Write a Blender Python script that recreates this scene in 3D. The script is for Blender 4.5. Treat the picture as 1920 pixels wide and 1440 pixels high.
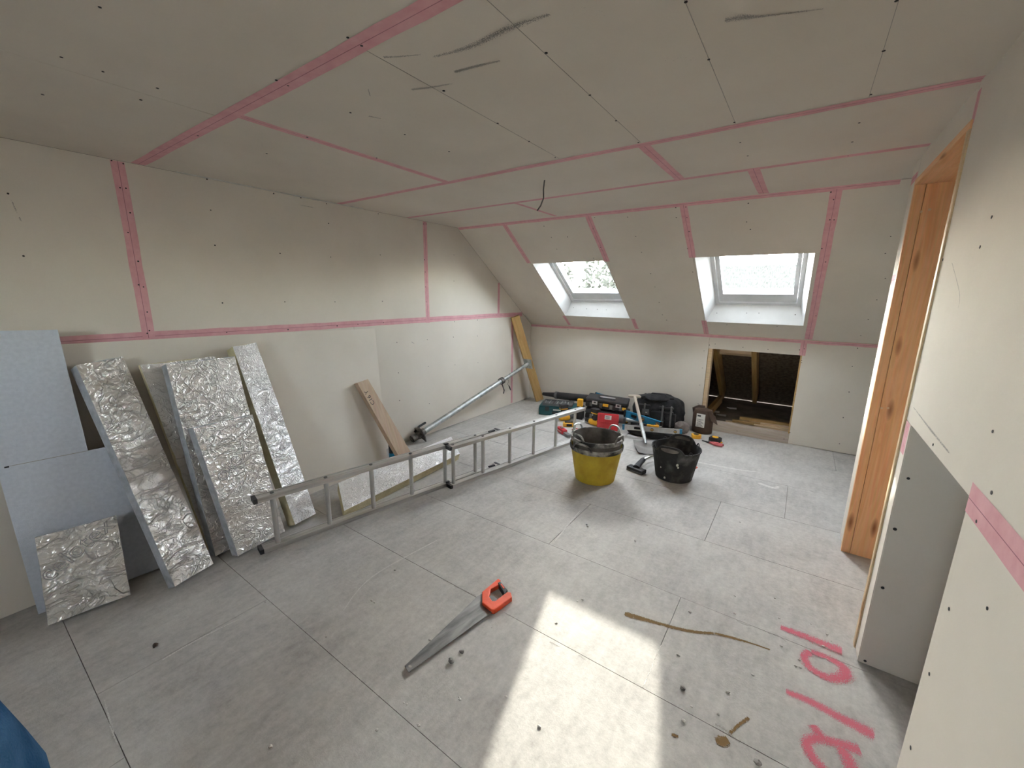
import bpy, bmesh, math, random
from mathutils import Vector, Matrix, noise
random.seed(7)
sc = bpy.context.scene
for o in list(bpy.data.objects): bpy.data.objects.remove(o)
col = sc.collection

# ------------------------------------------------------------------ camera
FPX, YAW, PIT, ROL, CH = 771.9075, .6098, .2152, .0107, 1.4655
_f = Vector((-math.sin(YAW)*math.cos(PIT), math.cos(YAW)*math.cos(PIT), -math.sin(PIT)))
_r = Vector((math.cos(YAW), math.sin(YAW), 0)); _u = _r.cross(_f)
_c, _s = math.cos(ROL), math.sin(ROL)
CR, CU, CF = _c*_r+_s*_u, -_s*_r+_c*_u, _f
CAM = Vector((0, 0, CH))
cd = bpy.data.cameras.new('camera'); cam = bpy.data.objects.new('camera', cd); col.objects.link(cam)
cd.sensor_width = 36; cd.lens = FPX/1920*36; cd.clip_start = .02; cd.clip_end = 300
cam.matrix_world = Matrix(((CR.x, CU.x, -CF.x, CAM.x), (CR.y, CU.y, -CF.y, CAM.y), (CR.z, CU.z, -CF.z, CAM.z), (0, 0, 0, 1)))
sc.camera = cam

# ------------------------------------------------------------------ light
SUNDIR = Vector((.943, -1.972, -1)).normalized()
w = bpy.data.worlds.new('world'); sc.world = w; w.use_nodes = True
nt = w.node_tree; nt.nodes.clear()
sky = nt.nodes.new('ShaderNodeTexSky'); sky.sky_type = 'NISHITA'; sky.sun_disc = False
sky.sun_elevation = math.radians(24.9); sky.sun_rotation = math.radians(-24.9)
sky.air_density = 1.0; sky.dust_density = 1.0; sky.ozone_density = 1.0
bg = nt.nodes.new('ShaderNodeBackground'); bg.inputs['Strength'].default_value = 17
wo = nt.nodes.new('ShaderNodeOutputWorld')
hs = nt.nodes.new('ShaderNodeHueSaturation'); hs.inputs['Saturation'].default_value = .4
nt.links.new(sky.outputs[0], hs.inputs['Color'])
hz = nt.nodes.new('ShaderNodeMixRGB'); hz.inputs[0].default_value = .55; hz.inputs[2].default_value = (1, .955, .875, 1)   # thin even haze over the blue sky
nt.links.new(hs.outputs[0], hz.inputs[1]); nt.links.new(hz.outputs[0], bg.inputs['Color']); nt.links.new(bg.outputs[0], wo.inputs[0])
sl = bpy.data.lights.new('sun', 'SUN'); sl.energy = 11.5; sl.angle = math.radians(.6); sl.color = (1, .95, .84)
so = bpy.data.objects.new('sun', sl); col.objects.link(so); so.location = (-10, 22, 14)
so.rotation_euler = SUNDIR.to_track_quat('-Z', 'Y').to_euler()
sc.view_settings.view_transform = 'Standard'; sc.view_settings.look = 'None'
sc.view_settings.gamma = 1; sc.view_settings.use_curve_mapping = False
sc.view_settings.exposure = 0.08

# ------------------------------------------------------------------ measured planes of the room (metres)
XL, XR, YK, ZC, ZK, YC, ZT = -3.103, .365, 4.889, 2.139, 1.059, 3.404, 1.203
YB, XE = -2.1, 2.4            # rear wall, far right end of the eaves strip
SD = Vector((0, YK-YC, ZK-ZC)).normalized()          # down the slope
SN = Vector((0, -SD.z, SD.y))                        # outward normal of the slope
def ray(u, v): return CR*((u-960)/FPX)+CU*((720-v)/FPX)+CF
def pl(u, v, n, p0):
    d = ray(u, v); return CAM+d*((p0-CAM).dot(n)/d.dot(n))
def FL(u, v, z=0): return pl(u, v, Vector((0, 0, 1)), Vector((0, 0, z)))
def CE(u, v): return FL(u, v, ZC)
def AX(u, v, x): return pl(u, v, Vector((1, 0, 0)), Vector((x, 0, 0)))
def AY(u, v, y): return pl(u, v, Vector((0, 1, 0)), Vector((0, y, 0)))
def WL(u, v): return AX(u, v, XL)
def WR(u, v): return AX(u, v, XR)
def KW(u, v): return AY(u, v, YK)
def SL(u, v, off=0): return pl(u, v, SN, Vector((0, YC, ZC))+SN*off)
def SP(x, s, off=0): return Vector((x, YC, ZC))+SD*s+SN*off
def VZ(u, v, P):                                     # height of the pixel's ray over the floor point P
    d = ray(u, v); return CH+d.z*(Vector((P[0], P[1])).length/Vector((d.x, d.y)).length)

# ------------------------------------------------------------------ materials
def newmat(name):
    m = bpy.data.materials.new(name); m.use_nodes = True
    t = m.node_tree; b = t.nodes['Principled BSDF']; return m, t, b
def N(t, typ, **kw):
    n = t.nodes.new(typ)
    for k, v in kw.items():
        if k in n.inputs: n.inputs[k].default_value = v
        else: setattr(n, k, v)
    return n
def ramp(t, src, stops):
    r = N(t, 'ShaderNodeValToRGB'); e = r.color_ramp.elements
    while len(e) < len(stops): e.new(.5)
    for el, (p, c) in zip(e, stops): el.position = p; el.color = (*c, 1) if len(c) == 3 else c
    t.links.new(src, r.inputs[0]); return r.outputs[0]
def coords(t, scale=(1, 1, 1), attr='loc'):
    a = N(t, 'ShaderNodeAttribute', attribute_name=attr)
    mp = N(t, 'ShaderNodeMapping'); mp.inputs['Scale'].default_value = scale
    t.links.new(a.outputs['Vector'], mp.inputs['Vector']); return mp.outputs[0]
def noisy(name, c1, c2, rough=.8, scale=6, detail=6, bump=0, bscale=60, metal=0, stretch=(1, 1, 1), spec=.3, lo=.35, hi=.65):
    m, t, b = newmat(name)
    co = coords(t, stretch)
    n = N(t, 'ShaderNodeTexNoise', Scale=scale, Detail=detail); t.links.new(co, n.inputs['Vector'])
    t.links.new(ramp(t, n.outputs['Fac'], [(lo, c1), (hi, c2)]), b.inputs['Base Color'])
    b.inputs['Roughness'].default_value = rough; b.inputs['Metallic'].default_value = metal
    b.inputs['Specular IOR Level'].default_value = spec
    if bump:
        n2 = N(t, 'ShaderNodeTexNoise', Scale=bscale, Detail=4); t.links.new(co, n2.inputs['Vector'])
        bp = N(t, 'ShaderNodeBump', Strength=bump, Distance=.01); t.links.new(n2.outputs['Fac'], bp.inputs['Height'])
        t.links.new(bp.outputs[0], b.inputs['Normal'])
    return m
def plain(name, c, rough=.5, metal=0, spec=.4, var=.12):
    return noisy(name, tuple(x*(1-var) for x in c), tuple(min(1, x*(1+var)) for x in c), rough, 14, 4, .08, 80, metal, spec=spec)
M = {}
M['board'] = noisy('plasterboard_paper', (.70, .645, .565), (.75, .695, .615), .85, 2.2, 8, .03, 300, spec=.15)
M['edge'] = noisy('plaster_core', (.62, .61, .57), (.74, .73, .7), .9, 20, 5, .2, 90, spec=.1)
M['stud'] = noisy('dark_stud', (.10, .08, .06), (.16, .13, .1), .9, 5)
M['white'] = plain('white_lacquer', (.80, .81, .82), .35, spec=.5, var=.03)
M['revealw'] = noisy('reveal_board', (.62, .62, .61), (.7, .7, .69), .8, 5, spec=.2)
M['poly'] = noisy('white_polystyrene', (.62, .66, .735), (.68, .72, .795), .75, 60, 3, .12, 220, spec=.2)
M['sideg'] = noisy('grey_board_edge', (.42, .44, .47), (.54, .56, .6), .8, 30, 5, .2, 90, spec=.2)
M['foam'] = noisy('cream_foam', (.58, .5, .3), (.72, .64, .42), .9, 12, 6, .3, 90, spec=.1)
M['blackp'] = plain('black_plastic', (.025, .025, .027), .5)
M['greyp'] = plain('grey_plastic', (.13, .13, .13), .55)
M['silver'] = plain('silver_latch', (.55, .55, .55), .35, .8)
M['yellow'] = noisy('yellow_tub_plastic', (.42, .285, .02), (.57, .42, .04), .6, 9, 8, .1, 60, spec=.35)
M['toolyel'] = plain('yellow_tool_plastic', (.8, .42, .03), .45)
M['red'] = plain('red_plastic', (.5, .02, .03), .4)
M['redsoft'] = noisy('red_grip', (.35, .06, .07), (.6, .16, .17), .6, 30)
M['teal'] = plain('dark_teal_plastic', (.01, .075, .085), .45)
M['blue'] = plain('blue_tool_paint', (.015, .2, .38), .4)
M['brown'] = noisy('brown_plastic', (.045, .028, .02), (.085, .055, .04), .5, 8, 5, .2, 30)
M['label'] = plain('white_label', (.75, .74, .7), .6, var=.04)
M['emboss'] = plain('embossed_outline', (.42, .42, .42), .5, .3)
M['ink'] = plain('black_ink', (.03, .03, .035), .7)
M['bagcloth'] = noisy('black_bag_cloth', (.010, .010, .011), (.03, .03, .032), .75, 16, 6, .5, 60, spec=.25)
M['greycloth'] = noisy('grey_dusty_cloth', (.14, .12, .11), (.26, .23, .21), .9, 14, 6, .4, 60)
M['denim'] = noisy('blue_fabric', (.003, .03, .085), (.045, .11, .2), .95, 9, 8, .5, 160, lo=.3, hi=.75, spec=.1)
M['galv'] = noisy('galvanised_steel', (.34, .36, .35), (.56, .58, .56), .5, 22, 8, .2, 60, .75)
M['rust'] = noisy('dirty_steel', (.05, .045, .04), (.22, .2, .18), .7, 24, 8, .4, 60, .5)
M['alu'] = noisy('dull_aluminium', (.50, .49, .47), (.72, .71, .69), .42, 12, 8, .05, 80, .85, stretch=(.2, 3, 3))
M['steel'] = noisy('saw_steel', (.16, .165, .17), (.36, .36, .36), .42, 9, 8, .1, 60, .8, stretch=(.6, 3, 3))
M['orange'] = plain('orange_handle', (.72, .085, .03), .45)
M['chrome'] = plain('chrome', (.75, .75, .75), .15, 1)
M['shov'] = noisy('dusty_shovel_blade', (.22, .21, .2), (.34, .325, .31), .6, 10, 6, .2, 60, .4)
M['tubblk'] = noisy('scuffed_black_rubber', (.020, .020, .021), (.16, .155, .15), .75, 11, 12, .3, 50, lo=.50, hi=.86, spec=.25)
M['tubin'] = noisy('mortar_dusted_rubber', (.05, .045, .04), (.22, .2, .175), .85, 8, 8, .3, 40, lo=.3, hi=.75)
M['rim'] = noisy('mortar_smeared_rim', (.03, .03, .03), (.42, .40, .36), .8, 12, 8, .3, 50, lo=.42, hi=.62)
M['chip'] = plain('plaster_chip', (.6, .58, .54), .9)
M['dust'] = plain('grey_dust_lump', (.25, .235, .22), .95)
M['screw'] = plain('black_screw', (.02, .02, .02), .6)
M['pencil'] = plain('pencil_line', (.36, .34, .31), .9)
M['wire'] = plain('grey_cable', (.10, .095, .09), .6)
M['soilfloor'] = noisy('loft_dust_floor', (.14, .115, .09), (.25, .21, .165), .95, 6, 8, .3, 40)
M['deck'] = noisy('brown_roof_board', (.07, .05, .034), (.20, .15, .105), .9, 3, 10, .4, 30, stretch=(1, 9, 9), lo=.3, hi=.7)
M['roof'] = noisy('roof_tile', (.028, .028, .025), (.062, .061, .056), .9, 14, 6, .2, 20, stretch=(5, .4, .4), spec=0)
M['brick'] = noisy('render_wall', (.3, .28, .25), (.4, .38, .34), .9, 3)
M['leaf'] = noisy('hedge_leaf', (.03, .031, .026), (.07, .071, .06), .9, 30, spec=0)
M['bounce'] = noisy('bounce_ground', (.5, .485, .45), (.62, .6, .56), .95, 2)  # ground tone raised so that it bounces light up to the ceiling
M['bark'] = noisy('tree_bark', (.08, .06, .045), (.14, .11, .08), .95, 10)

def floor_mat():
    m, t, b = newmat('dusty_chipboard'); co = coords(t)
    n1 = N(t, 'ShaderNodeTexNoise', Scale=1.6, Detail=8, Roughness=.65); n2 = N(t, 'ShaderNodeTexNoise', Scale=38, Detail=6, Roughness=.7)
    co2 = coords(t, (3.2, 1, 1)); n3 = N(t, 'ShaderNodeTexNoise', Scale=7, Detail=8, Roughness=.7)
    n4 = N(t, 'ShaderNodeTexVoronoi', Scale=26.0); n4.feature = 'F1'
    for n, c in ((n1, co), (n2, co), (n3, co2), (n4, co)): t.links.new(c, n.inputs['Vector'])
    def mth(op, a, bb):
        k = N(t, 'ShaderNodeMath', operation=op)
        for i, x in enumerate((a, bb)):
            if isinstance(x, (int, float)): k.inputs[i].default_value = x
            else: t.links.new(x, k.inputs[i])
        return k.outputs[0]
    f = mth('ADD', mth('MULTIPLY', n1.outputs['Fac'], .5), mth('ADD', mth('MULTIPLY', n2.outputs['Fac'], .28), mth('MULTIPLY', n3.outputs['Fac'], .32)))
    base = ramp(t, f, [(.40, (.33, .31, .29)), (.50, (.43, .41, .385)), (.58, (.50, .48, .45)), (.70, (.60, .575, .535))])
    t.links.new(base, b.inputs['Base Color'])
    b.inputs['Roughness'].default_value = .8; b.inputs['Specular IOR Level'].default_value = .2
    bp = N(t, 'ShaderNodeBump', Strength=.3, Distance=.006); t.links.new(n2.outputs['Fac'], bp.inputs['Height']); t.links.new(bp.outputs[0], b.inputs['Normal'])
    return m
M['floor'] = floor_mat()
def foil_mat(name, base, rough, metal=.9, sc_=1.0, amt=1.0):
    m, t, b = newmat(name); co = coords(t, (1, 1.25, 1)); tot = None
    for k, (scl, dist, w0, wt) in enumerate(((5, 2.2, .018, 1.2), (11, 1.6, .03, .8), (30, 1.0, .06, .35))):     # ridged creases at three sizes
        n = N(t, 'ShaderNodeTexNoise', Scale=scl*sc_, Detail=3, Roughness=.55, Distortion=dist); t.links.new(co, n.inputs['Vector'])
        r = ramp(t, n.outputs['Fac'], [(.5-w0, (0, 0, 0)), (.5, (wt, wt, wt)), (.5+w0*1.6, (0, 0, 0))])
        if tot is None: tot = r
        else:
            a = N(t, 'ShaderNodeMixRGB', Fac=1.0); a.blend_type = 'ADD'; t.links.new(tot, a.inputs[1]); t.links.new(r, a.inputs[2]); tot = a.outputs[0]
    n = N(t, 'ShaderNodeTexNoise', Scale=4, Detail=7, Roughness=.6); t.links.new(co, n.inputs['Vector'])
    a2 = N(t, 'ShaderNodeMixRGB', Fac=1.0); a2.blend_type = 'ADD'; t.links.new(tot, a2.inputs[1]); t.links.new(n.outputs['Fac'], a2.inputs[2])
    bp = N(t, 'ShaderNodeBump', Strength=.6*amt, Distance=.005); t.links.new(a2.outputs[0], bp.inputs['Height']); t.links.new(bp.outputs[0], b.inputs['Normal'])
    cr = ramp(t, tot, [(.35, base), (1.0, tuple(x*.88 for x in base))]); t.links.new(cr, b.inputs['Base Color']); b.inputs['Metallic'].default_value = metal; b.inputs['Roughness'].default_value = rough  # creases also darkened in the base colour, as painted shading
    return m
M['foil'] = foil_mat('crinkled_foil', (.95, .93, .90), .30, .88, .8, 1.5)
M['foil2'] = foil_mat('bright_crinkled_foil', (.98, .98, .98), .28, .9, 1.2, 1.2)
M['foil3'] = foil_mat('matt_foil_paper', (.86, .84, .80), .4, .7, .7, 1.2)
def wood(name, c1, c2, c3, knots=True, rough=.6):
    m, t, b = newmat(name)
    co = coords(t, (1.1, 14, 14)); cf = coords(t, (3, 120, 120)); ck = coords(t, (2.2, 9, 9))
    n = N(t, 'ShaderNodeTexNoise', Scale=1.6, Detail=6, Distortion=1.2); t.links.new(co, n.inputs['Vector'])
    n2 = N(t, 'ShaderNodeTexNoise', Scale=1, Detail=3); t.links.new(cf, n2.inputs['Vector'])
    base = ramp(t, n.outputs['Fac'], [(.3, c1), (.5, c2), (.68, c1), (.75, c2)])
    mx = N(t, 'ShaderNodeMixRGB', Fac=.25); mx.blend_type = 'MULTIPLY'; t.links.new(base, mx.inputs[1]); t.links.new(n2.outputs['Color'], mx.inputs[2])
    out = mx.outputs[0]
    if knots:
        v = N(t, 'ShaderNodeTexVoronoi', Scale=1.0); t.links.new(ck, v.inputs['Vector'])
        k = ramp(t, v.outputs['Distance'], [(.05, (1, 1, 1)), (.16, (0, 0, 0))])
        m2 = N(t, 'ShaderNodeMixRGB'); t.links.new(k, m2.inputs[0]); t.links.new(out, m2.inputs[1]); m2.inputs[2].default_value = (*c3, 1); out = m2.outputs[0]
    t.links.new(out, b.inputs['Base Color']); b.inputs['Roughness'].default_value = rough; b.inputs['Specular IOR Level'].default_value = .25
    return m
M['pine'] = wood('orange_pine', (.78, .41, .20), (.88, .52, .28), (.20, .075, .03))
M['pinepale'] = wood('pale_pine', (.66, .47, .28), (.76, .58, .37), (.3, .15, .07))
M['timber'] = wood('sawn_timber', (.46, .33, .23), (.57, .43, .31), (.13, .07, .04))
M['timbery'] = wood('yellow_timber', (.47, .29, .11), (.58, .38, .16), (.2, .1, .04))
M['shaft'] = wood('worn_ash', (.45, .37, .30), (.55, .47, .39), (.3, .2, .15), False)
def tape_mat():
    m, t, b = newmat('pink_joint_tape'); co = coords(t)
    n = N(t, 'ShaderNodeTexNoise', Scale=24, Detail=5); t.links.new(co, n.inputs['Vector'])
    t.links.new(ramp(t, n.outputs['Fac'], [(.3, (.66, .335, .365)), (.7, (.74, .42, .45))]), b.inputs['Base Color'])
    b.inputs['Roughness'].default_value = .75; b.inputs['Specular IOR Level'].default_value = .15
    return m
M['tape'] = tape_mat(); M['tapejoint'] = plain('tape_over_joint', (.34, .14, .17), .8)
def mark_mat(name, colr, amax=.9, nsc=12, fine=420, patch=.8):
    """thin speckled coat: covered or bare, decided by a fine grain, fading towards the edge of the stroke"""
    m, t, b = newmat(name); co = coords(t)
    def mth(op, x, y, z=None):
        k = N(t, 'ShaderNodeMath', operation=op)
        for i, q in enumerate((x, y, z)):
            if q is None: continue
            if isinstance(q, (int, float)): k.inputs[i].default_value = q
            else: t.links.new(q, k.inputs[i])
        return k.outputs[0]
    a = N(t, 'ShaderNodeAttribute', attribute_name='a')
    n = N(t, 'ShaderNodeTexNoise', Scale=nsc, Detail=4, Roughness=.7); t.links.new(co, n.inputs['Vector'])
    g = N(t, 'ShaderNodeTexNoise', Scale=fine, Detail=2); t.links.new(co, g.inputs['Vector'])
    A = mth('MULTIPLY', mth('MULTIPLY', a.outputs['Fac'], amax), mth('MULTIPLY_ADD', n.outputs['Fac'], patch*2, 1-patch))
    v = mth('ADD', A, mth('MULTIPLY_ADD', g.outputs['Fac'], 2.4, -1.2))
    mr = N(t, 'ShaderNodeMapRange'); mr.inputs['From Min'].default_value = .45; mr.inputs['From Max'].default_value = .55
    t.links.new(v, mr.inputs['Value']); t.links.new(mr.outputs[0], b.inputs['Alpha'])
    b.inputs['Base Color'].default_value = (*colr, 1); b.inputs['Roughness'].default_value = .8; b.inputs['Specular IOR Level'].default_value = .1
    return m
M['spray'] = mark_mat('pink_spray_paint', (.62, .17, .22), .95, 14, 380, .35)
M['stain'] = mark_mat('brown_stain', (.20, .13, .06), 1.3, 26, 300, .9)
M['scuff'] = mark_mat('dark_scuff', (.33, .31, .285), .70, 12, 420, .7)
M['pale'] = mark_mat('pale_scratch', (.66, .64, .6), .8, 14, 420, .8)
def glass_mat():
    m, t, b = newmat('window_glass'); out = t.nodes['Material Output']; t.nodes.remove(b)
    tr = N(t, 'ShaderNodeBsdfTransparent'); tr.inputs[0].default_value = (.93, .95, .95, 1)
    gl = N(t, 'ShaderNodeBsdfGlossy', Roughness=.03); mx = N(t, 'ShaderNodeMixShader', Fac=.05)
    t.links.new(tr.outputs[0], mx.inputs[1]); t.links.new(gl.outputs[0], mx.inputs[2]); t.links.new(mx.outputs[0], out.inputs[0])
    return m
M['glass'] = glass_mat()

# ------------------------------------------------------------------ mesh building
ORG = {}
class MB:
    def __init__(s): s.v = []; s.f = []; s.l = []; s.a = []; s.mi = []; s.cur = 0
    def add(s, vs, fs, loc=None, a=None):
        k = len(s.v); s.v += [Vector(v) for v in vs]; s.f += [tuple(i+k for i in f) for f in fs]
        s.l += [Vector(x) for x in (loc if loc else vs)]; s.a += (a if a else [1.0]*len(vs)); s.mi += [s.cur]*len(fs); return s
    def box(s, c, d, T=None):
        c = Vector(c); d = Vector(d)/2
        vs = [c+Vector((x*d.x, y*d.y, z*d.z)) for x in (-1, 1) for y in (-1, 1) for z in (-1, 1)]
        fs = [(0, 1, 3, 2), (4, 6, 7, 5), (0, 4, 5, 1), (2, 3, 7, 6), (0, 2, 6, 4), (1, 5, 7, 3)]
        return s.add([T @ v for v in vs] if T else vs, fs, vs)
    def lohi(s, lo, hi, T=None):
        lo, hi = Vector(lo), Vector(hi); return s.box((lo+hi)/2, hi-lo, T)
    def prism(s, poly, ext, loc=None):
        poly = [Vector(p) for p in poly]; ext = Vector(ext); n = len(poly)
        vs = poly+[p+ext for p in poly]
        fs = [tuple(range(n)), tuple(range(2*n-1, n-1, -1))]+[(i, i+n, (i+1) % n+n, (i+1) % n) for i in range(n)]
        fs = [tuple(reversed(f)) for f in fs]
        L = None
        if loc: L = [Vector(x) for x in loc]+[Vector(x)+Vector((0, 0, -ext.length)) for x in loc]
        return s.add(vs, fs, L)
    def tube(s, pts, r, seg=10, caps=True, T=None):
        pts = [Vector(p) for p in pts]; n = len(pts); rr = r if isinstance(r, (list, tuple)) else [r]*n
        vs = []; L = []; up = None; acc = 0
        for i, p in enumerate(pts):
            d = (pts[min(i+1, n-1)]-pts[max(i-1, 0)]).normalized()
            if up is None: up = Vector((0, 0, 1)) if abs(d.z) < .9 else Vector((1, 0, 0))
            x = d.cross(up).normalized(); y = x.cross(d).normalized(); up = y
            if i: acc += (p-pts[i-1]).length
            for k in range(seg):
                a = 2*math.pi*k/seg; vs.append(p+x*math.cos(a)*rr[i]+y*math.sin(a)*rr[i]); L.append(Vector((acc, math.cos(a)*rr[i], math.sin(a)*rr[i])))
        fs = [(i*seg+k, i*seg+(k+1) % seg, (i+1)*seg+(k+1) % seg, (i+1)*seg+k) for i in range(n-1) for k in range(seg)]
        if caps: fs += [tuple(range(seg-1, -1, -1)), tuple((n-1)*seg+k for k in range(seg))]
        return s.add([T @ v for v in vs] if T else vs, fs, L)
    def lathe(s, prof, c=(0, 0, 0), seg=32, sx=1, sy=1, T=None, fn=None, caps=True):
        c = Vector(c); vs = []; n = len(prof)
        for r, z in prof:
            for k in range(seg):
                a = 2*math.pi*k/seg; dz = fn(a, r, z) if fn else 0
                vs.append(c+Vector((r*sx*math.cos(a), r*sy*math.sin(a), z+dz)))
        fs = [(i*seg+k, i*seg+(k+1) % seg, (i+1)*seg+(k+1) % seg, (i+1)*seg+k) for i in range(n-1) for k in range(seg)]
        if caps and prof[0][0] > 1e-4: fs.append(tuple(range(seg-1, -1, -1)))
        if caps and prof[-1][0] > 1e-4: fs.append(tuple((n-1)*seg+k for k in range(seg)))
        return s.add([T @ v for v in vs] if T else vs, fs, vs)
    def disc(s, p, n, r, seg=8, th=.001):
        p = Vector(p); n = Vector(n).normalized(); x = n.orthogonal().normalized(); y = n.cross(x)
        return s.prism([p+x*r*math.cos(2*math.pi*k/seg)+y*r*math.sin(2*math.pi*k/seg) for k in range(seg)], n*th)
    def blob(s, c, d, sub=3, amp=.12, fr=2.5, T=None, flat=None, seed=0, p=2.0):
        bm = bmesh.new(); bmesh.ops.create_icosphere(bm, subdivisions=sub, radius=1)
        vs = []; c = Vector(c)
        for v in bm.verts:
            q = v.co.copy()
            if p != 2: q = q/((abs(q.x)**p+abs(q.y)**p+abs(q.z)**p)**(1/p))
            q *= 1+amp*noise.noise(q*fr+Vector((seed, seed*2.3, 1)))+amp*.4*noise.noise(q*fr*3+Vector((seed, 5, 1)))
            q = Vector((q.x*d[0], q.y*d[1], q.z*d[2]))
            if flat is not None and q.z < flat: q.z = flat
            vs.append(c+q)
        fs = [tuple(v.index for v in f.verts) for f in bm.faces]; bm.free()
        return s.add([T @ v for v in vs] if T else vs, fs, vs)
    def build(s, name, mat, parent=None, smooth=False, origin=None, bevel=0):
        me = bpy.data.meshes.new(name)
        if parent is not None: o0 = ORG[parent.name]
        o = Vector(origin) if origin is not None else (ORG[parent.name] if parent is not None else base_of(s.v))
        me.from_pydata([v-o for v in s.v], [], s.f)
        for mm in (mat if isinstance(mat, (list, tuple)) else [mat]): me.materials.append(M[mm] if isinstance(mm, str) else mm)
        me.polygons.foreach_set('material_index', s.mi)
        at = me.attributes.new('loc', 'FLOAT_VECTOR', 'POINT'); at.data.foreach_set('vector', [x for l in s.l for x in l])
        if any(x != 1 for x in s.a):
            a2 = me.attributes.new('a', 'FLOAT', 'POINT'); a2.data.foreach_set('value', s.a)
        bm = bmesh.new(); bm.from_mesh(me); bmesh.ops.recalc_face_normals(bm, faces=bm.faces)
        if bevel:
            bmesh.ops.bevel(bm, geom=[e for e in bm.edges if len(e.link_faces) == 2 and e.calc_face_angle(0) > .9], offset=bevel, segments=2, affect='EDGES', profile=.6)
        bm.to_mesh(me); bm.free()
        if smooth:
            me.polygons.foreach_set('use_smooth', [True]*len(me.polygons))
            try: me.set_sharp_from_angle(angle=math.radians(40))
            except Exception: pass
        ob = bpy.data.objects.new(name, me); col.objects.link(ob)
        if parent is not None: ob.parent = parent; ob.location = o-ORG[parent.name]
        else: ob.location = o
        ORG[ob.name] = o.copy(); return ob
def base_of(vs):
    lo = [min(v[i] for v in vs) for i in range(3)]; hi = [max(v[i] for v in vs) for i in range(3)]
    return Vector(((lo[0]+hi[0])/2, (lo[1]+hi[1])/2, lo[2]))
def empty(name, loc):
    o = bpy.data.objects.new(name, None); o.empty_display_size = .1; col.objects.link(o); o.location = loc; ORG[o.name] = Vector(loc); return o
def tag(o, label, cat, group=None, kind=None):
    o['label'] = label; o['category'] = cat
    if group: o['group'] = group
    if kind: o['kind'] = kind
    return o
def struct(o, label=None):
    o['kind'] = 'structure'
    if label: o['label'] = label
    return o
def frame(o, x, z=None):
    x = Vector(x).normalized(); z = Vector(z or (0, 0, 1)); y = z.cross(x).normalized(); z = x.cross(y)
    return Matrix(((x.x, y.x, z.x, o[0]), (x.y, y.y, z.y, o[1]), (x.z, y.z, z.z, o[2]), (0, 0, 0, 1)))
def RZ(o, deg): return Matrix.Translation(Vector(o)) @ Matrix.Rotation(math.radians(deg), 4, 'Z')
def one(name, mat, parent=None, bevel=0, smooth=False, **k):
    """single call wrapper: box / lohi / tube"""
    m = MB()
    for fn, args in k.items():
        getattr(m, fn)(*args)
    return m.build(name, mat, parent, smooth, bevel=bevel)

# ------------------------------------------------------------------ helpers for boards, tapes, screws and marks
TN = [0]
def tape(parent, a, b, n, wd=.05, lift=.0002):
    TN[0] += 1; lift += .00007*(TN[0] % 12)
    a, b, n = Vector(a), Vector(b), Vector(n).normalized(); d = (b-a).normalized(); s = n.cross(d).normalized()
    k = max(2, int((b-a).length/.12)); L = []; R_ = []
    for i in range(k+1):
        p = a.lerp(b, i/k)+n*lift; j = random.uniform(-.0025, .0025)
        L.append(p+s*(wd/2+j)); R_.append(p-s*(wd/2-j))
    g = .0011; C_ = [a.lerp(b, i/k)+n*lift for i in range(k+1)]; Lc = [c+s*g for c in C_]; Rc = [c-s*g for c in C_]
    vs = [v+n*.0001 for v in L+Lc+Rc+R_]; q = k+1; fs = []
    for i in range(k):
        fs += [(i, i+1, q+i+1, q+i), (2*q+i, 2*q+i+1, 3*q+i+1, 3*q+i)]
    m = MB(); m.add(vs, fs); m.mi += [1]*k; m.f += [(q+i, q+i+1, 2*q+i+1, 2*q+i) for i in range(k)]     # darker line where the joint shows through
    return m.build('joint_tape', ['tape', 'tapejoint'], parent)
def screws(parent, pts, n, r=.0042):
    m = MB()
    for p in pts: m.disc(Vector(p)+Vector(n).normalized()*.0002, n, r*random.uniform(.85, 1.15), 8, .0012)
    o = m.build('screw_heads', 'screw', parent); o['kind'] = 'stuff'; return o
def stroke(name, parent, pts, wds, n, mat, lift=.0003, sub=8):
    n = Vector(n).normalized(); P = []; Wd = []; TN[0] += 1; lift += .00012*(TN[0] % 9)
    pts = [Vector(p) for p in pts]
    for i in range(len(pts)-1):
        p0 = pts[max(0, i-1)]; p1 = pts[i]; p2 = pts[i+1]; p3 = pts[min(len(pts)-1, i+2)]
        for k in range(sub):
            t = k/sub
            P.append(.5*((2*p1)+(p2-p0)*t+(2*p0-5*p1+4*p2-p3)*t*t+(-p0+3*p1-3*p2+p3)*t**3)); Wd.append(wds[i]*(1-t)+wds[i+1]*t)
    P.append(pts[-1]); Wd.append(wds[-1])
    vs = []; a = []; m = MB(); k = len(P)
    for i in range(k):
        d = (P[min(i+1, k-1)]-P[max(i-1, 0)]).normalized(); s = n.cross(d).normalized()
        e = 0.0 if i in (0, k-1) else min(1, 1.0)
        for j, aa in ((-1, 0), (-.5, .62), (0, 1), (.5, .62), (1, 0)):
            vs.append(P[i]+n*lift+s*j*Wd[i]/2); a.append(aa*e)
    fs = [(i*5+j, i*5+j+1, i*5+j+6, i*5+j+5) for i in range(k-1) for j in range(4)]
    m.add(vs, fs, vs, a); return m.build(name, mat, parent)
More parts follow.
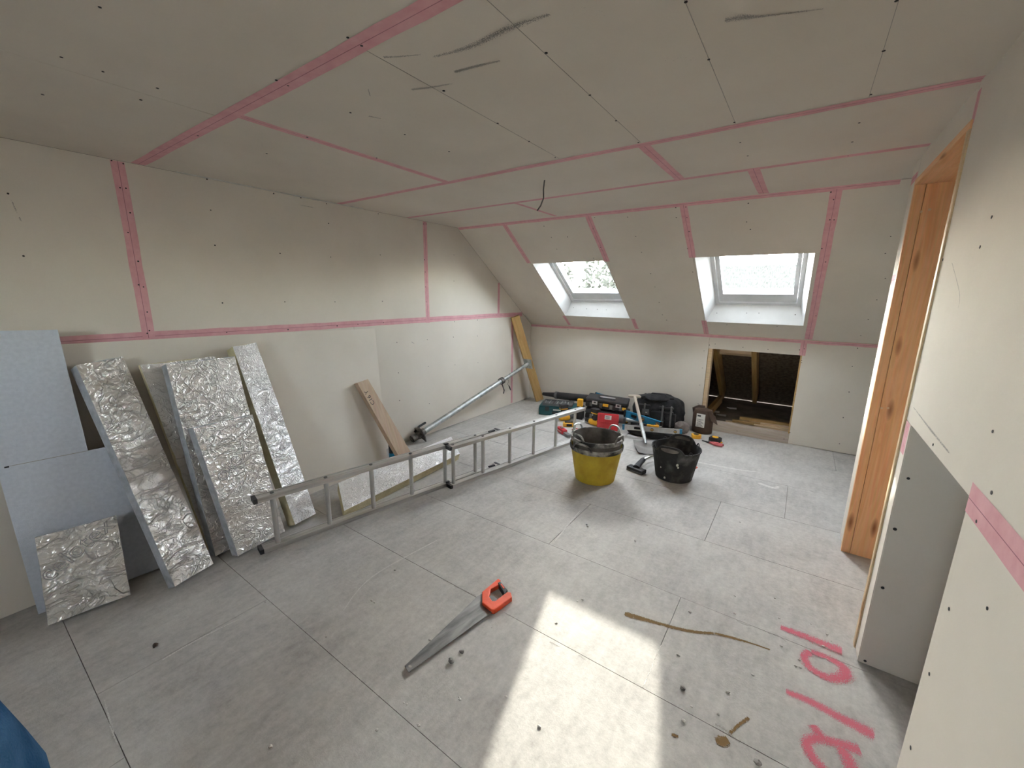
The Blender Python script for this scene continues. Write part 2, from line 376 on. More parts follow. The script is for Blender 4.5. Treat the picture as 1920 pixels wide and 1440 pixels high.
def panel(parent, poly, n, th=.0125, gap=.002, name='plasterboard_panel', mat='board'):
    """polygon on the finished face, shrunk by a small joint gap, extruded back"""
    poly = [Vector(p) for p in poly]; c = sum(poly, Vector())/len(poly); out = []; k = len(poly)
    nn = Vector(n).normalized()
    for i in range(k):
        d1 = (poly[i]-poly[i-1]).normalized(); d2 = (poly[(i+1) % k]-poly[i]).normalized()
        n1 = nn.cross(d1); n2 = nn.cross(d2)
        if (c-poly[i]).dot(n1) < 0: n1 = -n1
        if (c-poly[i]).dot(n2) < 0: n2 = -n2
        b = (n1+n2); b = b/(max(.2, 1+n1.dot(n2))) if b.length > 1e-6 else n1
        out.append(poly[i]+b*gap/2)
    return MB().prism(out, -nn*th).build(name, mat, parent)

# ================================================================== SETTING
# ---- floor: chipboard panels laid in staggered rows 0.6 m wide
floor = struct(MB().lohi((XL-.2, YB-.2, -.12), (XE+.2, 6.45, -.022)).build('floor', 'stud'), 'dusty grey chipboard floor')
rows = [(-2.3, -1.66, [-1.2, .9]), (-1.66, -1.06, [-2.2, .1]), (-1.06, -.46, [-.8]), (-.46, .143, [-1.6, .8]), (.143, .745, [-1.96, .44]), (.745, 1.35, [-2.72, 0.0+.9]),
        (1.35, 1.945, [-.319, 2.05]), (1.945, 2.54, [-1.078, 1.32]), (2.54, 3.14, [-2.7, -.32, 2.0]), (3.14, 3.74, [-2.3, .07]), (3.74, 4.34, [-1.4, 1.0]), (4.34, YK+.06, [-2.0, .4])]
for y0, y1, xs in rows:
    xs = [XL-.1]+xs+[XE+.1]
    for a, b in zip(xs, xs[1:]):
        g = .0012; dz = random.uniform(-.0006, .0006)
        MB().lohi((a+g, y0+g, -.022), (b-g, y1-g, dz if dz < 0 else 0)).build('floor_panel', 'floor', floor)
MB().lohi((XL, YK+.07, -.022), (XE, 6.7, -.004)).build('loft_floor', 'soilfloor', floor)

# ---- left gable wall
Xn = Vector((1, 0, 0))
def slope_z(y): return ZC if y < YC else ZC-(y-YC)*(ZC-ZK)/(YK-YC)
wl = MB(); wl.prism([(XL-.0135, YB-.1, -.02), (XL-.0135, 6.4, -.02), (XL-.0135, 6.4, .3), (XL-.0135, YC, ZC+.3), (XL-.0135, YB-.1, ZC+.3)], (-.12, 0, 0))
wall_left = struct(wl.build('wall_left', 'stud'), 'unfinished plasterboard gable wall with pink joint tape')
P3 = lambda pts: [(XL, y, z) for y, z in pts]
for a, b in ((YB, .749), (.749, 2.947)): panel(wall_left, P3([(a, ZT), (b, ZT), (b, ZC), (a, ZC)]), Xn)
panel(wall_left, P3([(2.947, ZT), (4.136, ZT), (4.136, slope_z(4.136)), (YC, ZC), (2.947, ZC)]), Xn)
panel(wall_left, P3([(4.136, ZT), (4.69, ZT), (4.136, slope_z(4.136))]), Xn)
for a, b in ((YB, -.3), (-.3, 2.1), (2.1, 4.435)): panel(wall_left, P3([(a, 0.004), (b, 0.004), (b, ZT), (a, ZT)]), Xn)
panel(wall_left, P3([(4.435, .004), (YK, .004), (YK, ZK), (4.69, ZT), (4.435, ZT)]), Xn)
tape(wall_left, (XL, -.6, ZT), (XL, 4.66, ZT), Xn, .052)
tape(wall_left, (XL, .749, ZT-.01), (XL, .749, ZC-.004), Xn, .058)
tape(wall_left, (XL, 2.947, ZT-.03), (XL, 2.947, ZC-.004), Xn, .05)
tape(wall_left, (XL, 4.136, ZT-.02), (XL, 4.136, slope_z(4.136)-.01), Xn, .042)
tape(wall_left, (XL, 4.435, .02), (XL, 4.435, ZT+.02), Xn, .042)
px = [(15, 363), (44, 480), (388, 336), (395, 394), (403, 460), (417, 568), (513, 363), (525, 475), (534, 566), (564, 371), (612, 382), (616, 419), (620, 482), (628, 566), (709, 401), (713, 478), (717, 565),
      (209, 301), (231, 307), (225, 352), (236, 353), (244, 399), (240, 436), (259, 490), (260, 534), (269, 538), (276, 585), (276, 625), (280, 620), (425, 623), (540, 618), (632, 611), (671, 608), (719, 605),
      (851, 478), (851, 527), (744, 642), (747, 699), (749, 751), (801, 637), (803, 687), (805, 757), (850, 632), (853, 684), (895, 630), (896, 680), (709, 691), (796, 487), (797, 510), (798, 538), (799, 566), (794, 420), (799, 420), (895, 600), (852, 603)]
screws(wall_left, [WL(*q) for q in px], Xn)
for q in (((20, 372), (33, 402)), ((35, 405), (40, 416)), ((560, 384), (596, 391)), ((770, 640), (778, 645))):
    stroke('scuff_mark', wall_left, [WL(*p) for p in q], [.008, .006], Xn, 'scuff', sub=3)

# ---- flat ceiling
Zn = Vector((0, 0, -1))
ceiling = struct(MB().lohi((XL-.1, YB-.1, ZC+.0135), (XE+.2, YC+.06, ZC+.2)).build('ceiling', 'stud'), 'plasterboard ceiling with pink joint tape')
bands = [(YB, -.37, [-.7]), (-.37, .832, [-2.0, .3]), (.832, 2.034, [-1.923, .48]), (2.034, 2.731, [-.708, 1.7]), (2.731, YC, [-1.904, -.33, 2.0])]
for y0, y1, xs in bands:
    xs = [XL]+xs+[XE]
    for a, b in zip(xs, xs[1:]): panel(ceiling, [(a, y0, ZC), (b, y0, ZC), (b, y1, ZC), (a, y1, ZC)], Zn)
MB().lohi((XL+.002, 1.0, ZC-.0032), (XL+.022, 2.25, ZC-.0006)).build('filler_bead', 'edge', ceiling)
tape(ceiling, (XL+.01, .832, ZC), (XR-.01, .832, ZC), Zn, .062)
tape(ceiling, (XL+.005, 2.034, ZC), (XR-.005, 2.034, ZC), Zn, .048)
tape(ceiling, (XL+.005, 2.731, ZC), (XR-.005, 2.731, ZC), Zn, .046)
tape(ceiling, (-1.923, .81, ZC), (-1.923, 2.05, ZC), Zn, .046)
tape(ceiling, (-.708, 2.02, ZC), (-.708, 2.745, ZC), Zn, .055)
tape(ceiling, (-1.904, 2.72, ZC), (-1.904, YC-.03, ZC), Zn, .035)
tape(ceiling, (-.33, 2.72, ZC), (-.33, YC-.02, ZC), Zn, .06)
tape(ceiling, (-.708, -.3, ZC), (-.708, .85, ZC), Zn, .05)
for x, y0, y1 in ((-.325, .86, 2.0), (.083, .86, 2.0), (-.706, .86, 2.0), (-1.12, .86, 2.0)):
    MB().lohi((x-.0007, y0, ZC-.0009), (x+.0007, y1, ZC-.0004)).build('pencil_line', 'pencil', ceiling)
px = [(187, 13), (115, 107), (193, 134), (295, 165), (80, 177), (264, 187), (652, 70), (678, 85), (518, 150), (540, 160), (371, 254), (576, 257), (706, 296), (500, 288), (657, 211), (759, 252), (1024, 99), (1106, 178), (1155, 226), (1197, 267),
      (1286, 3), (1329, 111), (1377, 229), (1681, 1), (1657, 95), (1633, 177), (992, 265), (1041, 295), (1388, 267), (1611, 230), (1598, 266), (1402, 292), (1590, 292), (933, 231), (842, 284), (832, 170)]
screws(ceiling, [CE(*q) for q in px], Zn)
for q, ww in ((((810, 107), (880, 88), (950, 55), (1035, 25)), [.012, .03, .035, .012]), (((718, 107), (745, 106), (790, 102)), [.02, .012, .006]), (((770, 168), (810, 163), (850, 156)), [.02, .02, .01]),
             (((1358, 38), (1390, 32), (1430, 30), (1550, 15)), [.03, .035, .015, .004]), (((850, 135), (900, 122), (940, 113)), [.02, .02, .01]), (((690, 165), (694, 180)), [.006, .005]), (((690, 217), (715, 222)), [.02, .01])):
    stroke('scuff_mark', ceiling, [CE(*p) for p in q], ww, Zn, 'scuff')
for u0, v0, nx_, ny_, du, dv in ((1068, 14, 7, 3, 10, 6), (1245, 108, 8, 2, 8, 5), (745, 215, 6, 3, 8, 5)):   # boot tread prints on the boards
    m = MB()
    for i in range(nx_):
        for j in range(ny_):
            p = CE(u0+i*du+j*3, v0+j*dv+random.uniform(-1, 1)); m.box(p-Vector((0, 0, .0008)), (.012*random.uniform(.5, 1), .005, .0006))
    o = m.build('tread_print', mark_mat('tread_dust', (.34, .32, .3), .75, 14, 400, .8), ceiling); o['kind'] = 'stuff'

# ---- sloping ceiling with two roof windows
S0, S1 = .600, 1.585; SEND = (Vector((0, YK, ZK))-Vector((0, YC, ZC))).length
WIN = [(-2.465, -1.635), (-.83, .004)]
SNi = -SN
slope = struct(empty('ceiling_slope', SP(-1.4, .9, .05)), 'sloping plasterboard ceiling under the roof')
def spanel(x0, x1, s0, s1): return panel(slope, [SP(x0, s0), SP(x1, s0), SP(x1, s1), SP(x0, s1)], SNi)
cols = [(XL, -2.49, None), (-2.49, -1.622, 0), (-1.622, -.845, None), (-.845, .06, 1), (.06, 1.26, None), (1.26, XE, None)]
for x0, x1, k in cols:
    if k is None: spanel(x0, x1, 0.003, SEND-.003)
    else:
        a, b = WIN[k]
        spanel(x0, x1, .003, S0); spanel(x0, x1, S1, SEND-.003); spanel(x0, a, S0, S1); spanel(b, x1, S0, S1)
# roof build-up behind the boards: rafters' space closed by a deck that has the two openings
dk = MB()
def roofbox(x0, x1, s0, s1, o0, o1):
    dk.prism([SP(x0, s0, o0), SP(x1, s0, o0), SP(x1, s1, o0), SP(x0, s1, o0)], SN*(o1-o0), [(0, x0, s0), (0, x1, s0), (0, x1, s1), (0, x0, s1)])
for x0, x1, k in cols:
    if k is None: roofbox(x0-.15*(x0 == XL), x1, -.45, 3.90, .2, .23)
    else:
        a, b = WIN[k]; roofbox(x0, x1, -.45, S0-.03, .2, .23); roofbox(x0, x1, S1+.06, 3.90, .2, .23); roofbox(x0, a-.03, S0-.03, S1+.06, .2, .23); roofbox(b+.03, x1, S0-.03, S1+.06, .2, .23)
deck = dk.build('roof_deck', 'deck', slope)
MB().lohi((XL-.15, 6.702, -.5), (XE+.1, 6.73, .03)).build('eaves_light_block', 'greyp', slope)  # added board that keeps direct sky light out of the eaves gap
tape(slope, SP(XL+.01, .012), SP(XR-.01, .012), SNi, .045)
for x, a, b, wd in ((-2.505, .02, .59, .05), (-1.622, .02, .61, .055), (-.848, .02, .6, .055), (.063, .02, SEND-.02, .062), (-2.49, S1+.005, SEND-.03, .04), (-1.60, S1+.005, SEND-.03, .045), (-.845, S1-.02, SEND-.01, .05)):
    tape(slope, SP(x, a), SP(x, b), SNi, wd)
px = [(1020, 424), (1034, 445), (1044, 467), (1177, 407), (1192, 443), (1203, 473), (1220, 513), (1228, 538), (1236, 567), (1064, 444), (1115, 408), (1112, 429), (1126, 464), (1267, 389), (1268, 408), (1286, 388), (1288, 408), (1292, 434), (1289, 466), (1403, 381), (1400, 416), (1407, 430), (1558, 360), (1563, 374), (1556, 412), (1564, 412), (1541, 466), (1548, 491), (1526, 549), (1530, 592), (1660, 475), (1670, 443), (1660, 522), (1644, 562), (1628, 599), (1614, 629), (1404, 609), (1363, 609), (1457, 612), (1299, 510), (1317, 570), (1250, 600), (1242, 590), (1113, 484)]
screws(slope, [SL(*q) for q in px], SNi)

def roof_window(idx, x0, x1):
    W = struct(empty('window_%d' % idx, SP((x0+x1)/2, (S0+S1)/2, .12)), 'white roof window in a plasterboard-lined reveal')
    fx0, fx1, f0, f1, OFF = x0+.078, x1-.043, .665, 1.487, .15
    inn = {'tl': SP(x0, S0), 'tr': SP(x1, S0), 'br': SP(x1, S1), 'bl': SP(x0, S1)}
    out = {'tl': SP(fx0, f0, OFF), 'tr': SP(fx1, f0, OFF), 'br': SP(fx1, f1, OFF), 'bl': SP(fx0, f1, OFF)}
    c = SP((x0+x1)/2, (S0+S1)/2, .07)
    for a, b in (('tl', 'tr'), ('tr', 'br'), ('br', 'bl'), ('bl', 'tl')):
        q = [inn[a], inn[b], out[b], out[a]]; n = (q[1]-q[0]).cross(q[3]-q[0]).normalized()
        if n.dot(c-q[0]) > 0: n = -n
        MB().prism(q, n*.012).build('reveal_board', 'revealw', W)
    def ring(name, X0, X1, A, B, wd, o0, o1, mat, bev=.003):
        m = MB()
        for (a0, a1, b0, b1) in ((X0, X1, A, A+wd), (X0, X1, B-wd, B), (X0, X0+wd, A+wd, B-wd), (X1-wd, X1, A+wd, B-wd)):
            m.prism([SP(a0, b0, o0), SP(a1, b0, o0), SP(a1, b1, o0), SP(a0, b1, o0)], SN*(o1-o0))
        return m.build(name, mat, W)
    ring('frame', fx0-.02, fx1+.02, f0-.02, f1+.02, .052, OFF, OFF+.11, 'white')
    m = MB(); e = .036; a, b, A, B = fx0+.072, fx1-.066, f0+.075, f1-.155
    for (a0, a1, b0, b1) in ((fx0+e, fx1-e, f0+e, A), (fx0+e, fx1-e, B, f1-e), (fx0+e, a, A, B), (b, fx1-e, A, B)):
        m.prism([SP(a0, b0, OFF+.012), SP(a1, b0, OFF+.012), SP(a1, b1, OFF+.012), SP(a0, b1, OFF+.012)], SN*.063)
    m.build('sash', 'white', W)
    m = MB(); o0 = OFF+.045
    m.prism([SP(a, A, o0), SP(b, A, o0), SP(b, B, o0), SP(a, B, o0)], SN*.004); m.build('pane', 'glass', W)
    ring('glazing_bead', a-.004, b+.004, A-.004, B+.004, .007, OFF+.036, OFF+.046, 'greyp')
    ring('flashing', fx0-.09, fx1+.09, f0-.09, f1+.12, .075, .23, .25, 'greyp')
    px_ = [(1400, 587), (1423, 587), (1491, 590), (1344, 587)] if idx == 2 else [(1075, 577), (1100, 579), (1120, 580), (1137, 581)]
    screws(W, [AY(u, v, inn['bl'].y-.001) for u, v in px_], (0, -1, 0), .004)
    return W
roof_window(1, *WIN[0]); roof_window(2, *WIN[1])

# ---- knee wall with the open eaves hatch
Yn = Vector((0, -1, 0)); OX0, OX1, OZ = -.797, .02, .908
wb = MB()
wb.lohi((XL-.1, YK+.0135, -.02), (OX0-.0, YK+.09, ZK+.02)); wb.lohi((OX1, YK+.0135, -.02), (XE+.1, YK+.09, ZK+.02)); wb.lohi((OX0, YK+.0135, OZ+.004), (OX1, YK+.09, ZK+.02))
wall_back = struct(wb.build('wall_back', 'timbery'), 'low plasterboard knee wall with open eaves hatch')
for x0, x1, z0, z1 in ((XL, OX0-.012, .004, ZK), (OX0-.012, OX1+.012, OZ, ZK), (OX1+.012, 1.24, .004, ZK), (1.24, XE, .004, ZK), (OX0-.012, OX0, .004, OZ), (OX1, OX1+.012, .004, OZ)):
    if x1-x0 > .02: panel(wall_back, [(x0, YK, z0), (x1, YK, z0), (x1, YK, z1), (x0, YK, z1)], Yn)
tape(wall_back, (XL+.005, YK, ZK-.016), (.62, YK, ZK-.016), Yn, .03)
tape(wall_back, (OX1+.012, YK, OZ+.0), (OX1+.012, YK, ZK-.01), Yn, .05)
px = [(1330, 647), (1341, 645), (1393, 651), (1440, 655), (1499, 656), (1508, 654), (1503, 676), (1503, 680), (1492, 739), (1481, 811), (1608, 653), (1598, 687), (1592, 735), (1581, 783), (1574, 832), (1320, 658), (1317, 690), (1312, 722), (1309, 757), (1065, 618), (1125, 618)]
screws(wall_back, [KW(*q) for q in px], Yn)
MB().lohi((OX0, YK-.012, 0), (OX1+.012, YK+.075, .105)).build('sole_plate', 'shaft', wall_back, bevel=.004)
MB().lohi((OX0-.006, YK-.004, .105), (OX0+.03, YK+.088, OZ)).build('hatch_stud', 'pinepale', wall_back)
screws(wall_back, [AY(1382, 808, YK-.0125), AY(1470, 823, YK-.0125)], Yn, .004)

# eaves void behind the hatch: rafters, purlin noggin, floor edge board
def rafter(x, s0=1.86, s1=3.6, wd=.05):
    o0, o1 = .03, .2
    m = MB(); T = frame(SP(x, s0, o0), SD, SN); m.lohi((0, -wd/2, 0), (s1-s0, wd/2, o1-o0), T)
    return m.build('rafter', 'timbery', slope)
for x in (-1.55, -.80, -.40, .34, .9): rafter(x)
m = MB(); m.prism([SP(-.775, 2.44, .13), SP(-.425, 2.44, .13), SP(-.425, 2.49, .13), SP(-.775, 2.49, .13)], SN*.07); m.build('noggin', 'pinepale', slope)
m = MB(); T = frame((-.80, YK+.1, .03), (0, 1, 0)); m.lohi((0, -.025, 0), (1.2, .025, .1), T); m.build('joist', 'timbery', floor)

# ---- right wall (door wall, upper boarding, low recess) and the little room behind it
XW = XR+.0125
wr = MB()
wr.lohi((XW+.001, YB-.1, 1.025), (XR+.1, 2.07, ZC+.02)); wr.lohi((XW+.001, YB-.1, -.02), (XR+.1, 1.30, 1.02))
wr.lohi((XW+.001, 2.0, -.02), (XR+.1, 2.06, ZC+.02)); wr.lohi((XW+.001, 2.935, -.02), (XR+.1, 3.06, ZC+.02)); wr.lohi((XW+.001, 2.06, 2.04), (XR+.1, 2.935, ZC+.02))
wall_right = struct(wr.build('wall_right', 'stud'), 'plasterboard wall with timber-lined doorway')
Rn = Vector((-1, 0, 0)); PR = lambda pts: [(XR, y, z) for y, z in pts]
panel(wall_right, PR([(YB, 1.021), (2.072, 1.021), (2.072, ZC), (YB, ZC)]), Rn)
panel(wall_right, PR([(YB, .004), (1.318, .004), (1.318, 1.019), (YB, 1.019)]), Rn)
panel(wall_right, PR([(1.984, .004), (2.066, .004), (2.066, 1.019), (1.984, 1.019)]), Rn)
panel(wall_right, PR([(2.075, 2.034), (2.93, 2.034), (2.93, ZC), (2.075, ZC)]), Rn)
panel(wall_right, PR([(2.934, .004), (3.105, .004), (3.105, 1.545), (2.934, 1.545)]), Rn)
panel(wall_right, PR([(2.934, 1.547), (3.095, 1.547), (3.095, ZC), (2.934, ZC)]), Rn)
panel(wall_right, [(XR+.002, 1.982, .004), (1.3, 1.982, .004), (1.3, 1.982, ZC), (XR+.002, 1.982, ZC)], Yn)      # recess face with screws
panel(wall_right, [(XR+.002, 3.105, .004), (XE, 3.105, .004), (XE, 3.105, ZC), (XR+.002, 3.105, ZC)], Vector((0, 1, 0)))
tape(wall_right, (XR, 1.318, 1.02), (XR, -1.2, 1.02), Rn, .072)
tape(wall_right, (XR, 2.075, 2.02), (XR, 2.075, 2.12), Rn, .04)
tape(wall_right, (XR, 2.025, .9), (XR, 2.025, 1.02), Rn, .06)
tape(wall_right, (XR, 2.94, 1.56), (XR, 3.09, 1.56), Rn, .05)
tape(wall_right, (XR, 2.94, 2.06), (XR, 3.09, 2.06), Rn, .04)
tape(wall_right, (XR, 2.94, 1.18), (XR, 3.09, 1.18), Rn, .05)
px = [(1852, 1141), (1780, 1142), (1743, 1264), (1708, 1402), (1860, 924), (1832, 978), (1838, 463), (1860, 407), (1750, 834), (1862, 809), (1768, 487)]
screws(wall_right, [WR(*q) for q in px], Rn)
screws(wall_right, [AY(1703, 897, 1.982), AY(1678, 992, 1.982), AY(1655, 1102, 1.982), AY(1622, 1239, 1.982)], Yn, .0055)
for q, ww in ((((1712, 762), (1745, 805), (1783, 852)), [.004, .012, .008]), (((1785, 490), (1800, 550), (1797, 580)), [.004, .005, .003])):
    stroke('scuff_mark', wall_right, [WR(*p) for p in q], ww, Rn, 'scuff')
# recess behind the missing low board
rc = MB(); rc.lohi((1.28, 1.2, -.02), (1.32, 2.02, 1.12)); rc.lohi((XW, 1.2, 1.03), (1.3, 2.0, 1.07)); rc.lohi((XR+.1, 1.22, -.02), (1.3, 1.29, 1.05))
recess = rc.build('recess_lining', 'board', wall_right)
# little room behind the doorway
lr = MB(); lr.lohi((XR+.1, 1.995, -.02), (1.7, 2.05, ZC)); lr.lohi((XR+.1, 2.99, -.02), (XE, 3.09, ZC)); lr.lohi((1.66, 2.0, -.02), (1.7, 3.05, ZC))
lr.build('inner_room_wall', 'board', wall_right)
# outer shell that closes the house
sh = MB(); sh.lohi((XE, YB-.1, -.02), (XE+.12, 6.4, ZC+.3)); sh.lohi((XR+.1, YB-.1, -.02), (XE, YB+.02, ZC+.1)); sh.lohi((1.7, 1.95, -.02), (XE, 2.0, ZC+.1))
wall_east = struct(sh.build('wall_far_right', 'board'), 'far end wall of the eaves strip')

# ---- rear wall behind the camera, with an added window for fill light
rw0, rw1, rz0, rz1 = -.9, -.28, 1.33, 1.95
rb = MB()
rb.lohi((XL-.1, YB-.12, -.02), (rw0, YB, ZC+.1)); rb.lohi((rw1, YB-.12, -.02), (XR+.12, YB, ZC+.1)); rb.lohi((rw0, YB-.12, -.02), (rw1, YB, rz0)); rb.lohi((rw0, YB-.12, rz1), (rw1, YB, ZC+.1))
wall_rear = struct(rb.build('wall_rear', 'board'), 'plasterboard rear wall with an added window')
w3 = struct(empty('window_3', (-.6, YB-.06, rz0)), 'white casement window added in the rear wall for fill light')
m = MB()
for a in ((rw0, rw1, rz0, rz0+.05), (rw0, rw1, rz1-.05, rz1), (rw0, rw0+.05, rz0, rz1), (rw1-.05, rw1, rz0, rz1)): m.lohi((a[0], YB-.1, a[2]), (a[1], YB-.04, a[3]))
m.build('frame', 'white', w3)
MB().lohi((rw0+.04, YB-.075, rz0+.04), (rw1-.04, YB-.07, rz1-.04)).build('pane', 'glass', w3)

# ---- door lining
door = struct(empty('door_1', (XR, 2.5, 0)), 'new pine door lining without a door')
LX0, LX1, DZ = XR-.006, XR+.2, 2.006
def lining(name, lo, hi, axis, mat):
    lo, hi = Vector(lo), Vector(hi); c = (lo+hi)/2; d = hi-lo
    T = frame(c, axis, (1, 0, 0)); L = abs(d.dot(Vector(axis))); yv = Vector((1, 0, 0)).cross(Vector(axis)); wy = abs(d.dot(yv)); m = MB()
    m.box((0, 0, 0), (L, wy, d.x), T); return m.build(name, mat, door, bevel=.002)
lining('jamb', (LX0, 2.904, 0), (LX0+.04, 2.932, DZ), (0, 0, 1), 'pine')
lining('jamb', (LX0+.0415, 2.904, 0), (LX1, 2.932, DZ), (0, 0, 1), 'pine')
lining('jamb', (LX0+.004, 2.068, 0), (LX1, 2.096, DZ), (0, 0, 1), 'pine')
lining('jamb_edge', (LX0, 2.068, 0), (LX0+.004, 2.096, DZ), (0, 0, 1), 'pinepale')
lining('head', (LX0, 2.068, DZ), (LX1, 2.932, DZ+.028), (0, 1, 0), 'pine')
m = MB()
for q in ((1727, 397), (1743, 393), (1653, 765), (1665, 765)): m.disc(AY(*q, 2.9035), Yn, .006, 8, .001)
o = m.build('filled_screw_hole', 'pinepale', door); o['kind'] = 'stuff'
m = MB(); m.lohi((XR-.004, 2.0665, 0), (XR+.0, 2.0685, DZ)); m.build('packing_strip', 'pinepale', door)

# ---- marks on the floor
Fn = Vector((0, 0, 1))
for q, ww in ((((1462, 1176), (1500, 1190), (1545, 1208), (1580, 1222)), [.03, .04, .045, .05]), (((1520, 1222), (1508, 1232), (1520, 1253), (1555, 1272), (1583, 1268), (1580, 1250), (1548, 1232), (1520, 1222)), [.03, .03, .035, .04, .045, .04, .03, .03]),
             (((1472, 1296), (1520, 1316), (1580, 1348), (1642, 1380)), [.025, .035, .04, .05]), (((1522, 1358), (1545, 1385), (1580, 1396), (1615, 1408)), [.03, .035, .035, .04]), (((1545, 1382), (1515, 1390), (1520, 1415), (1545, 1445)), [.04, .03, .035, .035]), (((1575, 1400), (1590, 1425), (1600, 1450)), [.035, .04, .04])):
    stroke('paint_mark', floor, [FL(*p) for p in q], [x*1.55 for x in ww], Fn, 'spray')
stroke('stain', floor, [FL(*p) for p in ((1171, 1150), (1185, 1155), (1230, 1168), (1290, 1183), (1340, 1188))], [.03, .045, .028, .024, .018], Fn, 'stain')
stroke('stain', floor, [FL(*p) for p in ((1338, 1187), (1380, 1198), (1410, 1207), (1445, 1219))], [.018, .02, .012, .012], Fn, 'stain')
stroke('stain', floor, [FL(*p) for p in ((1342, 1391), (1352, 1390), (1366, 1388))], [.03, .05, .035], Fn, 'stain')
stroke('stain', floor, [FL(*p) for p in ((1366, 1378), (1385, 1360), (1404, 1346))], [.014, .014, .018], Fn, 'stain')
stroke('stain', floor, [FL(*p) for p in ((1259, 1378), (1266, 1380), (1272, 1382))], [.01, .018, .01], Fn, 'stain')
for q, ww in ((((1040, 1015), (1060, 990), (1090, 955)), [.012, .02, .012]), (((1205, 1290), (1222, 1250), (1240, 1208)), [.005, .006, .005]), (((825, 1010), (700, 1080), (640, 1150)), [.012, .012, .008]), (((300, 1240), (370, 1200), (450, 1160)), [.01, .012, .006]), (((195, 1310), (208, 1360), (222, 1400)), [.006, .012, .008]),
             (((1300, 865), (1380, 880), (1420, 885)), [.05, .04, .02]), (((1420, 905), (1450, 915), (1460, 912)), [.06, .06, .04])):
    stroke('pale_scratch', floor, [FL(*p) for p in q], ww, Fn, 'pale')
# broken joint edges
for q, ww in ((((850, 1098), (870, 1107), (893, 1118)), [.008, .014, .01]), (((1340, 1358), (1358, 1368), (1388, 1394)), [.012, .018, .008]), (((1380, 1163), (1394, 1170), (1408, 1174)), [.008, .014, .006]), (((1440, 1187), (1460, 1193), (1476, 1205)), [.008, .014, .006]), (((1030, 1203), (1050, 1214)), [.012, .008]), (((1085, 1228), (1098, 1238)), [.014, .01])):
    stroke('chipped_edge', floor, [FL(*p) for p in q], ww, Fn, 'scuff', .0004)

# ================================================================== THINGS
# ---- flat boards described by their outline on a leaning plane
def slab(name, b0, b1, tp, xtop, outline, th, mat, face=None, edge=None, label=None, cat=None, group=None, jag=0):
    """plane through two floor pixels and a pixel resting at x = xtop; outline pixels are laid on it, thickness goes to the back"""
    h = 0
    for _ in range(4):                       # the rear lower edge stands on the floor, so the front lower edge is a little above it
        up = Vector((0, 0, h))
        A, B, T_ = (b0+up if isinstance(b0, Vector) else FL(*b0, h)), (b1+up if isinstance(b1, Vector) else FL(*b1, h)), AX(*tp, xtop)
        n = (B-A).cross(T_-A).normalized()
        if n.dot(CAM-A) < 0: n = -n
        h = n.z*th
    P = [q+Vector((0, 0, h)) if isinstance(q, Vector) else pl(*q, n, A) for q in outline]
    ex = (B-A).normalized(); ey = n.cross(ex); loc = [((p-A).dot(ex), (p-A).dot(ey), 0) for p in P]
    back = n*th
    # lower edge of the back face must stay above the floor
    m = MB(); m.prism(P, -back, loc)
    lift = min(0, min((p-back).z for p in P))
    for v in m.v: v.z -= lift
    ob = m.build(name, edge or mat, None)
    if face:
        f = MB(); Q = []; L = []; k = len(P)
        for i in range(k):
            a, b = P[i], P[(i+1) % k]; la, lb = Vector(loc[i]), Vector(loc[(i+1) % k]); nn_ = max(1, int((b-a).length/.04)) if jag else 1
            for j in range(nn_):
                q = a.lerp(b, j/nn_); off = (sum(P, Vector())/k-q).normalized()*random.uniform(-.15, 1)*jag if j else Vector()
                Q.append(q+n*.0005-Vector((0, 0, lift))+off); L.append(la.lerp(lb, j/nn_))
        f.prism(Q, n*.0012, L); f.build('foil_facing', face, ob)
    if label: tag(ob, label, cat, group)
    return ob, n, A-Vector((0, 0, lift)), ex, lift
def text_on(parent, body, at, xdir, n, size, mat, name='printed_text', outline=False, th=.0004):
    cu = bpy.data.curves.new('t', 'FONT'); cu.body = body; cu.size = size
    if outline: cu.fill_mode = 'NONE'; cu.bevel_depth = .0019; cu.bevel_resolution = 1
    else: cu.extrude = th
    o = bpy.data.objects.new('t', cu); col.objects.link(o); dg = bpy.context.evaluated_depsgraph_get()
    me = bpy.data.meshes.new_from_object(o.evaluated_get(dg)); bpy.data.objects.remove(o)
    x = Vector(xdir).normalized(); n = Vector(n).normalized(); y = n.cross(x); at = Vector(at)+n*.0016
    m = MB(); m.add([at+x*v.co.x+y*v.co.y+n*v.co.z for v in me.vertices], [tuple(p.vertices) for p in me.polygons])
    bpy.data.meshes.remove(me); return m.build(name, mat, parent)

# plasterboard sheet leaning on the gable wall
slab('plasterboard_sheet', (0, 1162), (727, 868), (703, 616), XL+.032, [(-60, 1185), (727, 868), (703, 616), (450, 627), (200, 641), (-60, 655)], .0125, 'board', edge='board',
     label='long grey plasterboard sheet leaning on its side against the gable wall', cat='plasterboard')
# L-shaped white board
wb_, n_, A_, ex_, l_ = slab('insulation_board', (65, 1155), (306, 1063), (108, 618), XL+.14, [(72, 1152), (310, 1061), (208, 836), (165, 845), (108, 618), (-80, 622)], .04, 'poly',
     label='large white L-shaped polystyrene board leaning at the gable wall', cat='insulation')
def on_plane(u, v, n, A): return pl(u, v, n, A)
q = [on_plane(8, 876, n_, A_), on_plane(165, 845, n_, A_)]
m = MB(); d_ = (q[1]-q[0]).normalized(); s_ = n_.cross(d_)*.0012
m.prism([q[0]+s_+n_*.0004, q[1]+s_+n_*.0004, q[1]-s_+n_*.0004, q[0]-s_+n_*.0004], n_*.0006); m.build('score_line', 'pencil', wb_)
q = [on_plane(8, 877, n_, A_), on_plane(17, 875, n_, A_)]
m = MB(); m.prism([q[0]+s_*3, q[1]+s_*3, q[1]-s_*3, q[0]-s_*3], n_*.0012); m.build('notch', 'ink', wb_)
